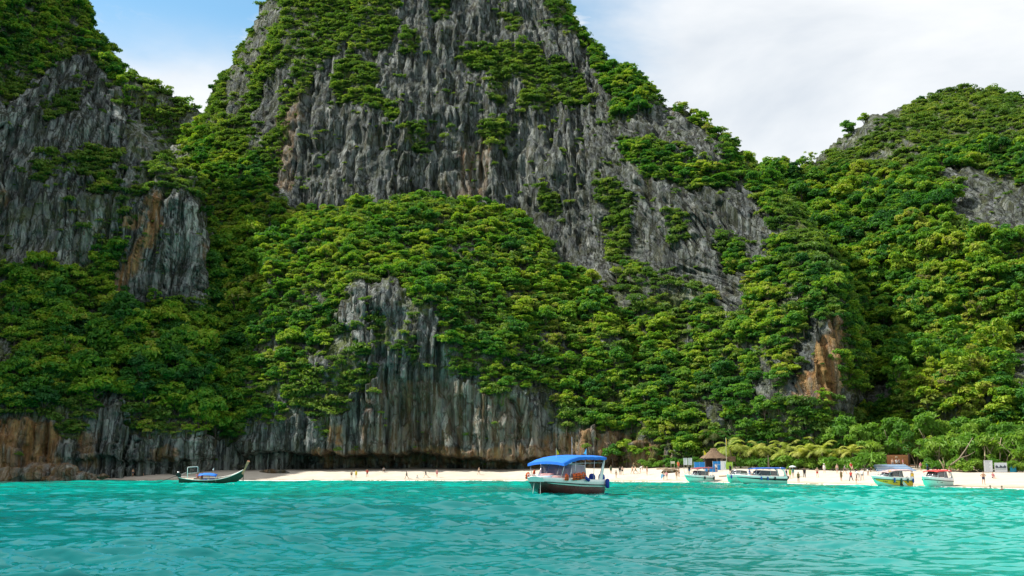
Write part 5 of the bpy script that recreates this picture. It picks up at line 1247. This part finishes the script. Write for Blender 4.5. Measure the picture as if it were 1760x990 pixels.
PEOPLE = [
 (228, 819, 'stand2', 0, [('shorts', 'navy')], 'bare-chested person in navy shorts standing on the shaded left sand', .6, {}),
 (245, 818, 'walk', 0, [('long_shirt', 'white'), ('shorts', 'white')], 'person in white walking on the shaded left sand', 1.4, {}),
 (604, 822, 'stand', 1, [('shorts', 'black')], 'bare-chested person in black shorts left of the one in a yellow dress', .4, {}),
 (612, 821.5, 'stand2', 1, [('dress', 'yellow')], 'person in a yellow dress standing near the waterline left of centre', -.3, dict(hair='long_hair')),
 (631, 820, 'akimbo', 0, [('shirt', 'red'), ('shorts', 'black')], 'person in a red shirt and black shorts with hands on hips', 0, {}),
 (659, 811.5, 'squat', 2, [('shirt', 'grey'), ('shorts', 'black')], 'person squatting in the shade under the cliff undercut', .5, {}),
 (699, 823, 'walk', 2, [('shirt', 'black'), ('shorts', 'darkgreen')], 'person in dark clothes walking by the water below the grey cliff', -1.3, {}),
 (732, 821, 'stride', 0, [('shirt', 'black'), ('shorts', 'grey')], 'person in a black top striding left along the sand', -1.4, {}),
 (751, 820.5, 'photo', 1, [('shirt', 'pink'), ('shorts', 'red')], 'person in a pink top and red shorts raising a camera', .2, {}),
 (823, 816, 'walk', 1, [('shorts', 'black')], 'bare-chested person in black shorts walking left of the foreground boat', 1.2, {}),
 (1050, 814, 'stand', 0, [('dress', 'darkgreen')], 'person in a dark green dress right of the foreground boat stern', .3, dict(hair='long_hair')),
 (1059, 823, 'stand2', 1, [('briefs', 'black'), ('bikini_top', 'black')], 'person in a black bikini nearest the water right of the foreground boat', .4, dict(hair='long_hair')),
 (1065.5, 816.5, 'stand', 2, [('shirt', 'black'), ('shorts', 'grey')], 'person in a black shirt beside a bare-chested one at the dark cliff foot', -.2, {}),
 (1069.7, 816, 'akimbo', 1, [('shorts', 'black')], 'bare-chested person in black shorts standing at the dark cliff foot', .1, {}),
 (1087, 815, 'walk', 0, [('briefs', 'navy')], 'bare-chested person in navy trunks walking at the head of the cliff foot group', -.9, {}),
 (1092.5, 814, 'stride', 1, [('shorts', 'olive')], 'person in olive shorts striding behind the navy-trunked walker', -1.2, {}),
 (1100.5, 812, 'bend', 0, [('shorts', 'grey'), ('shirt', 'white')], 'person in white bending down by the cliff foot', 1.2, {}),
 (1112, 816.5, 'stand2', 1, [('briefs', 'pink'), ('bikini_top', 'pink')], 'person in a pink bikini standing alone right of the cliff foot group', .7, dict(hair='long_hair', hairm=BLOND)),
 (1141, 825, 'hold', 1, [('shorts', 'blue')], 'bare-chested person in blue shorts by the water left of the maroon-topped boat', .8, {}),
 (1145.8, 825.3, 'stand', 1, [('shirt', 'pink'), ('briefs', 'pink')], 'person in a pink shirt by the water left of the maroon-topped boat', -.5, dict(hair='long_hair')),
 (1163, 824.5, 'stand2', 0, [('briefs', 'black'), ('bikini_top', 'red')], 'person in a red top and black briefs beside the water-tinted bow', .3, dict(hair='long_hair')),
 (1167, 820, 'stand', 0, [('shorts', 'black')], 'bare-chested person in black shorts behind the one in the red top', .9, {}),
 (1166, 807, 'stand2', 1, [('shirt', 'orange'), ('shorts', 'orange')], 'person in bright orange standing at the back of the sand below the notice boards', 0, {}),
 (1218, 817, 'hold', 2, [('shirt', 'grey'), ('shorts', 'navy')], 'person in a grey shirt on the sand behind the maroon-topped boat stern', .6, {}),
 (1231, 812, 'stand', 0, [('shirt', 'white'), ('shorts', 'navy')], 'person in a white shirt standing before the blue screens', .5, {}),
 (1352, 823, 'stand', 0, [('shirt', 'navy'), ('shorts', 'pink')], 'person in navy left of the one in lime green', .8, {}),
 (1358, 821.5, 'stand2', 0, [('dress', 'lime')], 'person in a lime green wrap by the parasol', .1, dict(hair='long_hair')),
 (1363, 820, 'hold', 0, [('shirt', 'teal'), ('shorts', 'grey')], 'person in a teal shirt holding the pale parasol', .1, {}),
 (1372.5, 829, 'stand', 2, [('shirt', 'olive'), ('shorts', 'black')], 'person in a dark olive shirt close to the water right of the parasol', .3, {}),
 (1383, 821, 'stand', 2, [('shirt', 'black'), ('trousers', 'black')], 'person all in black standing right of the parasol', -.3, {}),
 (1405, 820.5, 'akimbo', 1, [('shorts', 'red')], 'bare-chested person in red shorts standing alone mid beach', .2, {}),
 (1417, 813.5, 'stand', 1, [('dress', 'white')], 'person in a white dress in front of the palms', -.4, dict(hair='long_hair', hat='white')),
 (1439, 814, 'stand', 1, [('shorts', 'grey')], 'bare-chested person at the back of the sand left of the broad bush', .2, {}),
 (1452, 814.5, 'walk', 0, [('shirt', 'grey'), ('shorts', 'black')], 'person in a grey shirt walking at the back of the sand', 1.3, {}),
 (1463, 810.5, 'sit', 1, [('shirt', 'red'), ('shorts', 'navy')], 'person in a red shirt sitting by the broad bush', .1, dict(dz=.35)),
 (1446, 827, 'stand', 0, [('dress', 'olive')], 'person in an olive dress standing nearer the water mid beach', .5, dict(hair='long_hair')),
 (1463, 827, 'walk', 2, [('shirt', 'red'), ('trousers', 'navy')], 'person in a red shirt and dark trousers walking by the water', -.8, {}),
 (1472.5, 824, 'stand', 2, [('shirt', 'navy'), ('trousers', 'navy')], 'person in dark navy left of the one in white', .9, {}),
 (1477.5, 826.5, 'bend', 0, [('shirt', 'white'), ('trousers', 'white')], 'person in white stooping beside the yellow boat bow', -1.0, dict(hat='white')),
 (1482.5, 825, 'stand2', 1, [('shirt', 'white'), ('shorts', 'grey')], 'person in a white shirt just left of the yellow boat bow', -.7, {}),
 (1472, 831.5, 'stand', 1, [('briefs', 'pink')], 'small child in pink at the waterline left of the yellow boat', 0, dict(s=.58)),
 (1492, 817, 'bend', 2, [('shirt', 'black'), ('shorts', 'white')], 'person in a black shirt stooping behind the yellow boat bow', 1.4, {}),
 (1568.5, 830.5, 'stand2', 2, [('vest', 'yellow'), ('shirt', 'black'), ('trousers', 'blue')], 'person in a yellow vest and blue trousers between the yellow boat and the red-topped one', .2, {}),
 (1594, 808, 'stand', 2, [('shirt', 'teal'), ('trousers', 'navy')], 'person in teal standing right of the blue steps', .4, {}),
 (1583, 805, 'stand2', 1, [('shirt', 'pink'), ('shorts', 'grey')], 'person in a pink shirt by the right edge of the blue steps', .2, {}),
 (1633, 820, 'stand', 2, [('shirt', 'olive'), ('shorts', 'black')], 'person in dark clothes behind the stern of the red-topped boat', -.3, {}),
 (1691, 833, 'akimbo', 0, [('shorts', 'navy')], 'bare-chested person in dark shorts with hands on hips at the right end', .1, {}),
 (1707, 822.5, 'sit', 1, [('shirt', 'pink'), ('shorts', 'navy')], 'person sitting on the sand below the white notice board', .3, dict(dz=-.38)),
]
for (px, py, pose, sk, wear, lab, rz, kw) in PEOPLE: person(spot(px, py), pose, sk, wear, lab, rz, **kw)
# waders and swimmers stand on the bottom, part under water
for (px, py, dz, pose, sk, wear, lab) in [(615, 824.6, -.95, 'stand', 1, [('shorts', 'red')], 'small wader chest deep beside the yellow dress'), (717, 826.0, -.55, 'stand', 0, [('shirt', 'white'), ('shorts', 'navy')], 'wader in a white shirt thigh deep in the middle of the shore'),
                                          (538, 826.5, -1.35, 'stand', 2, [('shorts', 'black')], 'swimmer whose dark head shows left of the shore group'), (1702, 841, -1.3, 'stand', 2, [('shorts', 'black')], 'swimmer whose head shows off the right end, left one'), (1722, 842, -1.3, 'stand', 2, [('shorts', 'navy')], 'swimmer whose head shows off the right end, right one')]:
    p = on_z(px, py); person(p, pose, sk, wear, lab, .2, dz=dz, group='people in the water')
# people aboard
def aboard(M_, loc, pose, sk, wear, lab, rz=0.0, **kw): person(M_ @ Vector(loc), pose, sk, wear, lab, rz, group='people aboard boats', **kw)
aboard(ML, (-2.35, .1, .50), 'sit', 2, [('shirt', 'pink'), ('shorts', 'red')], 'person in a pink shirt sitting in the long-tail boat before the awning', .6)
aboard(ML, (-1.55, -.25, .50), 'sit', 2, [('shirt', 'red'), ('shorts', 'black')], 'person in dark red sitting under the front of the blue awning', -.6)
aboard(M2, (h2.L * .34, .2, h2.sheer(.84) + .05), 'stand', 2, [('shirt', 'black'), ('shorts', 'blue')], 'person in black on the bow of the maroon-topped boat', .4)
aboard(M3a, (h3a.L * .33, .0, h3a.sheer(.83) + .05), 'stand', 2, [('shirt', 'black'), ('shorts', 'black')], 'person in black standing on the bow of the half hidden white boat', .3)
aboard(M3, (h3.L * .22, .3, h3.sheer(.72) + .08), 'sit', 0, [('shirt', 'blue'), ('shorts', 'blue')], 'person in blue sitting on the foredeck of the blue-topped boat', .9, dz=-.35)
aboard(M3, (h3.L * .09, -.4, .4), 'stand', 2, [('shirt', 'black'), ('shorts', 'black')], 'person in black at the helm of the blue-topped boat', .2)
aboard(M4, (h4.L * .10, .75, .42), 'reach', 2, [('shirt', 'navy'), ('trousers', 'blue')], 'person in navy with a yellow hat on the yellow boat', .2, hat='yellow')
aboard(M5, (-h5.L * .05, .3, .42), 'stand', 2, [('shirt', 'red'), ('shorts', 'black')], 'person in red under the red canopy', .2)
# parasol held by the person in teal
pp = spot(1363, 820); t = thing('parasol', 'pale parasol held up by the person in teal', 'parasol', pp + Vector((-.1, -.35, .95)))
mb = MB(); mb.tube([(0, 0, 0), (0, 0, 1.12)], .012, 5); mb.build('shaft', STEEL, t)
mb = MB(); mb.surf([[Vector((q * cos(2 * pi * k / 16), q * sin(2 * pi * k / 16), z - (.03 if k % 2 else 0) * q)) for k in range(16)] for q, z in ((.02, 1.13), (.3, 1.08), (.55, .97), (.68, .84))], True); mb.build('cover', plain('pale_parasol_cloth', (.55, .60, .62), .8), t, True)
pp = spot(1141, 825); t = thing('bodyboard', 'light blue bodyboard carried under an arm by the water', 'board', pp + Vector((-.42, -.1, .75)), .3)
mb = MB(); mb.poly([Vector((.05, .24 * cos(a), .5 * sin(a))) for a in [2 * pi * k / 14 for k in range(14)]], (.06, 0, 0)); mb.build('board', plain('light_blue_foam', (.22, .45, .66), .5), t); t.rotation_euler = (.2, .1, 1.2)

# ------------------------------------------------------------------ hut, screens, boards, stage
THATCH = plain('weathered_thatch', (.24, .155, .095), .95, wear=.6, scale=5)
DARKW = plain('dark_boards', (.055, .035, .025), .85, wear=.4); REDW = plain('red_brown_planks', (.46, .22, .09), .75, wear=.35, scale=4)
BLUES = plain('sky_blue_screen', (.02, .25, .66), .7, wear=.22, scale=2); AQUA = plain('aqua_screen', (.05, .40, .62), .7)
BOARDW = plain('white_board', (.72, .75, .78), .6, wear=.1); INK = plain('grey_print', (.33, .36, .40), .7); LIMEB = plain('lime_banner', (.36, .60, .06), .7, wear=.3, scale=1.5)
def panel(t, name, x, z, w, hgt, mat, y=0.0, th=.04, rot=0.0):
    mb = MB(); mb.box((x, y, z), (w, th, hgt)); return mb.build(name, mat, t)
gh = ground(1228, 231); K = 1.0 / (F / 231)          # metres per photo pixel at the hut
hut = thing('thatched_hut', 'small hut with a weathered thatched roof behind the blue screens', 'hut', gh)
for sx in (-2.0, -.2, 1.7):
    for y in (-1.4, 1.4):
        mb = MB(); mb.tube([(sx, y, -.3), (sx, y, 2.5)], .09, 7); mb.build('post', DARKW, hut)
mb = MB(); mb.box((.0, 1.35, 1.2), (4.0, .08, 2.4)); mb.build('back_wall', DARKW, hut)
for x in np.arange(.3, 1.9, .27): panel(hut, 'wall_plank', x, 1.35, .25, 2.1, plain('grey_planks', (.25, .19, .14), .85, wear=.4), -1.32, .05)
panel(hut, 'window_dark_panel', .75, 2.0, .6, .55, BLACK, -1.36, .03)  # black panel on the planks, painted as the unlit inside of a window
mb = MB(); rr = random.Random(4)
lay = 7
for L_ in range(lay):                                   # layered thatch, ragged eaves
    q0, q1 = L_ / lay, (L_ + 1.25) / lay; rows = []
    for q in (q0, q1):
        rows.append([])
        for k in range(41):
            a = 2 * pi * k / 40; ca, sa = cos(a), sin(a); e = .72
            sx = math.copysign(abs(ca) ** e, ca) * (.55 + 2.25 * q); sy = math.copysign(abs(sa) ** e, sa) * (.25 + 1.9 * q)
            rows[-1].append(Vector((sx * 1.0 - .05, sy, 4.15 - 1.75 * min(q, 1.05) ** .82 + .05 * (q == q0) - (rr.uniform(0, .16) if q == q1 else 0))))
    mb.surf(rows)
rf = mb.build('roof', THATCH, hut)
mb = MB(); mb.tube([(-.75, 0, 4.12), (0, 0, 4.22), (.65, 0, 4.12)], [.16, .2, .16], 8); mb.build('ridge_roll', THATCH, rf)
s2 = thing('thatch_lean_to', 'low thatched lean-to at the right side of the hut', 'shed', ground(1257, 232))
mb = MB(); mb.slab([[Vector((x, y, 2.5 - .28 * (y + 1))) for x in (-.8, -.3, .3, .8)] for y in (1.0, 0, -1.0)], .14); mb.build('roof', THATCH, s2)
for k, x in enumerate((-.6, -.2, .2, .6)): panel(s2, 'reed_panel', x, 1.95 - .02 * k, .38, .95, THATCH, -.9, .05)
for x in (-.7, .7):
    mb = MB(); mb.tube([(x, -.92, -.2), (x, -.92, 2.0)], .06, 6); mb.build('post', DARKW, s2)
def screen(label, px, w, z0, hgt, mat, Y, n=2, art=None):
    t = thing('fabric_screen', label, 'screen', ground(px, Y), 0, 'coloured fabric screens round the hut'); z = -t.location.z + z0
    for i in range(n): 
        x = (i - (n - 1) / 2) * w / n; panel(t, 'fabric_panel', x, z + hgt / 2 + .02 * (i % 2), w / n - .03, hgt, mat, .01 * (i % 2))
    for i in range(n + 1):
        mb = MB(); mb.tube([(-w / 2 + i * w / n, .05, -.3), (-w / 2 + i * w / n, .05, z + hgt + .08)], .03, 5); mb.build('stake', WHITE, t)
    return t, z
t, z = screen('wide blue fabric screen left of the hut doorway', 1202.5, 2.2, 2.55, 1.35, BLUES, 226, 2)
t, z = screen('blue fabric screen with white marks right of the hut doorway', 1233.5, 1.9, 2.3, 1.75, BLUES, 226, 2)
for x in (-.5, -.1, .3): panel(t, 'white_mark', x, z + 1.1, .1, .22, WHITE, -.035, .012)
t, z = screen('low blue fabric screen across the front of the hut', 1222, 2.6, 1.9, 1.0, BLUES, 224, 3)
t, z = screen('white screen with a teal wave design between the blue and lime ones', 1243.5, 1.0, 2.35, 1.75, BOARDW, 225.6, 1)
mb = MB(); mb.poly([Vector((.1 + .32 * cos(a) * (1 if q == 0 else .78), -.04, z + .85 + .7 * sin(a))) for q, rng in ((0, range(0, 11)), (1, range(10, -1, -1))) for a in [-.5 * pi + pi * k / 10 for k in rng]], (0, .015, 0)); mb.build('wave_mark', plain('teal_print', (.03, .30, .33), .7), t)
t, z = screen('lime green banner at the right of the hut screens', 1253.5, 1.35, 2.5, 1.35, LIMEB, 225.8, 1)
def board(label, px, Y, zc, w, hgt, mat, kind='text', legs=2, framem=None, group='notice boards behind the beach'):
    t = thing('notice_board', label, 'sign', ground(px, Y), 0, group); z = zc - t.location.z
    panel(t, 'board', 0, z, w, hgt, mat)
    for x in ((-w * .4, w * .4) if legs == 2 else (0,)):
        mb = MB(); mb.box((x, .06, (z + hgt / 2 - .4) / 2), (.08, .07, z + hgt / 2 + .4)); mb.build('leg', WOODP, t)
    if framem:
        for sx in (-1, 1): panel(t, 'frame_bar', sx * (w / 2 + .02), z, .06, hgt + .1, framem, 0, .07)
        for sz in (-1, 1): panel(t, 'frame_bar', 0, z + sz * (hgt / 2 + .02), w - .02, .06, framem, 0, .065)
    if kind == 'text':
        mb = MB(); n = max(3, int(hgt / .17)); r0 = random.Random(px)
        for i in range(n):
            ww = w * r0.uniform(.45, .78); mb.box((-(w * .8 - ww) / 2, -.026, z + hgt * .40 - i * hgt * .8 / (n - 1)), (ww, .010, .045 if i else .11))
        mb.build('printed_lines', INK, t)
    if kind == 'photo':
        panel(t, 'photo_sky', 0, z + hgt * .22, w * .9, hgt * .4, plain('print_pale_sky', (.62, .70, .78), .6), -.026, .012)
        mb = MB(); r0 = random.Random(3); top = [Vector((-w * .45 + w * .9 * i / 16, -.034, z + hgt * (.10 + .14 * r0.random() + .1 * sin(i)))) for i in range(17)]
        mb.poly([Vector((-w * .45, -.034, z - hgt * .05))] + top + [Vector((w * .45, -.034, z - hgt * .05))], (0, .01, 0)); mb.build('photo_cliffs', plain('print_dark_cliffs', (.07, .09, .12), .6), t)
        panel(t, 'photo_water', 0, z - hgt * .17, w * .9, hgt * .22, plain('print_pale_water', (.50, .56, .58), .6), -.026, .012)
    return t
board('left one of the two tall white notice boards left of the hut', 1178.5, 228, 4.05, .80, 1.4, BOARDW)
board('right one of the two tall white notice boards left of the hut', 1186.5, 228, 4.05, .80, 1.4, BOARDW)
board('small cream sign low at the cliff foot left of the notice boards', 1156.5, 236, 3.9, .9, .5, plain('cream_board', (.66, .62, .48), .7), None, 2)
board('tall grey-white notice board with lines of text at the right end', 1699, 199, 3.0, 1.45, 1.95, BOARDW, 'text', 1, STEEL)
board('wide white notice board with a picture of cliffs at the right end', 1720.5, 200, 2.75, 2.15, 1.65, BOARDW, 'photo', 2, STEEL)
board('small bright blue notice board right of the picture board', 1741.5, 202, 2.6, 1.15, 1.3, plain('cyan_board', (.03, .38, .60), .6), None)
board('white box-like sign on a post right of the blue steps', 1610, 214, 3.35, .75, .65, BOARDW, None, 1)
w_ = thing('timber_fence', 'low weathered timber fence at the right edge', 'fence', ground(1762, 203))
for k in range(4): panel(w_, 'rail', 0, .35 + .30 * k, 3.6, .2, plain('grey_timber', (.36, .36, .33), .8, wear=.3), .02 * (k % 2), .05)
for x in (-1.6, -.5, .6, 1.6):
    mb = MB(); mb.box((x, .08, .6), (.1, .08, 1.6)); mb.build('post', DARKW, w_)
flag('flag', 'yellow triangular flag at the left of the thatched roof', ground(1210.5, 229) + Vector((0, 0, 0)), 4.3, YFLAG, .55, 1.15, turn=0, shape='tri')
flag('flag', 'tall pale flagpole with a narrow yellow flag right of the hut', ground(1249, 228), 6.6, YFLAG, .22, 1.3, plain('pale_pole', (.55, .53, .42), .7), 'rect', .05, .6)
for k, (px, tl) in enumerate(((1320.5, .02), (1322.5, -.05))):
    mb = MB(); p = ground(px, 227); mb.tube([p, p + Vector((tl * 3, 0, 3.0))], [.06, .04], 6); tag(mb.build('pole', M_PALEBARK), ('thin pale pole upright behind the blue canopy', 'thin pale pole leaning left behind the blue canopy')[k], 'pole', 'thin poles behind the blue-topped boat')
# wooden stage and blue steps
g0 = ground(1543, 219)
st = thing('wooden_stage', 'red-brown plank stage wall above the blue and white steps', 'stage', g0)
for k in range(8): panel(st, 'plank', 0, .95 + .26 * k, 4.3 + .05 * (k % 2), .245, REDW, .015 * (k % 3), .06)
panel(st, 'dark_side', -2.75, 1.7, 1.1, 2.6, DARKW, .3, .1); panel(st, 'end_post', 2.35, 1.8, .28, 2.7, DARKW, -.06, .28); panel(st, 'end_post', -2.2, 1.8, .2, 2.6, DARKW, -.06, .2)
mb = MB(); mb.box((0, .5, .75), (6.0, 3.0, .2)); mb.build('platform', REDW, st)
mb = MB()
for k in range(12): mb.ball((-.15 + .12 * cos(k), -.08, 2.45 + .08 * sin(2 * k)), (.16, .05, .08), 6, 4)
mb.build('carved_emblem', plain('pale_carving', (.55, .45, .30), .7), st)
sp_ = thing('blue_steps', 'flight of pale blue and white steps below the wooden stage', 'steps', ground(1546, 211))
nst = 7
for k in range(nst):
    w = 7.6 - .25 * k; mb = MB(); mb.box((-.35, k * .72, -.1 + .21 * k), (w, .70, .34)); mb.build('step', plain('mid_blue_step', (.16, .36, .66), .6) if k % 2 else plain('pale_blue_step', (.50, .64, .78), .6), sp_)
    mb = MB(); mb.box((-.35, k * .72 - .355, .05 + .21 * k), (w - .2, .03, .10)); mb.build('nosing', WHITE, sp_)
for k, (dx_, pose, wear, lab) in enumerate(((-1.5, 'stand', [('shorts', 'grey')], 'bare-chested person at the left of the group before the stage wall'), (-.75, 'stand2', [('shirt', 'white'), ('shorts', 'olive')], 'person in a white shirt in the group before the stage wall'), (-.2, 'akimbo', [('shirt', 'grey'), ('shorts', 'black')], 'person in a grey shirt in the group before the stage wall'), (.55, 'stand', [('shirt', 'pink'), ('shorts', 'white')], 'person in a pink shirt at the right of the group before the stage wall'), (-3.4, 'stand', [('shirt', 'white'), ('trousers', 'grey')], 'person in pale grey standing left of the stage at the top of the steps'))):
    person(g0 + Vector((dx_, -1.6 if k < 4 else -1.0, .42)), pose, 1, wear, lab, .3 * k, group='people at the stage', s=.98)

# ------------------------------------------------------------------ bleached trunks and driftwood
def log(label, pts, r, name='driftwood', mat=None, branches=()):
    t = MB(); t.tube([Vector(p) for p in pts], r, 7)
    for b in branches: t.tube([Vector(p) for p in b[0]], b[1], 6)
    return tag(t.build(name, mat or M_PALEBARK, None, True), label, 'log', 'bleached logs along the beach')
def gp(px, py, Y): return Vector(tuple(float(q) for q in at(px, py, Y)))
BONE = plain('bleached_wood', (.48, .38, .25), .85, wear=.35, scale=3)
log('long bleached trunk leaning up to the right in the thicket', [gp(1634, 799, 203), gp(1648, 789, 203), gp(1660, 772, 204), gp(1672, 752, 206)], [.15, .13, .10, .05], 'leaning_trunk', M_PALEBARK, [([gp(1650, 787, 203), gp(1664, 783, 202), gp(1676, 776, 202)], [.08, .06, .03])])
log('forked bare stump left of the leaning trunk', [gp(1622, 806, 206), gp(1619, 797, 206), gp(1614, 790, 206)], [.13, .1, .05], 'bare_stump', BONE, [([gp(1622, 804, 206), gp(1623, 796, 206), gp(1620, 787, 205)], [.1, .07, .04])])
for k in range(5):
    px = 1690 + 13 * k; log('slender bare pale stem in the thicket behind the notice boards', [gp(px, 800, 206), gp(px + 3, 785, 206.5), gp(px + (-4) ** (k % 2) * 2, 768, 207), gp(px + 5, 752, 208)], [.13, .11, .08, .04], 'pale_sapling', BONE)
for k, px in enumerate((1137, 1146, 1158)):
    p = spot(px, 807); log(('driftwood log nearest the cliff foot group', 'middle driftwood log at the cliff foot', 'driftwood log below the small cream sign')[k], [p + Vector((-1.1, 0, .12)), p + Vector((0, .2, .22)), p + Vector((1.1, -.1, .15))], [.14, .16, .09], mat=BONE)
p = spot(1232, 818); log('short driftwood log on the sand below the blue screens', [ground(1246, 216) + Vector((-1.2, 0, .1)), ground(1246, 216) + Vector((1.3, .3, .2))], [.14, .1], mat=BONE)
for k in range(16):
    px = 1634 + rb.uniform(0, 48); q = ground(px, np.interp(px, SHX, TOPY) + rb.uniform(-1.5, 1.5)); a = rb.uniform(0, 3.1)
    log('tangled dead branch in the brushwood heap behind the red-topped boat', [q + Vector((-.7 * cos(a), -.7 * sin(a), rb.uniform(.05, .3))), q + Vector((0, 0, rb.uniform(.3, .8))), q + Vector((.7 * cos(a), .7 * sin(a), rb.uniform(.1, .7)))], [.07, .06, .03], 'dead_branch', BONE)
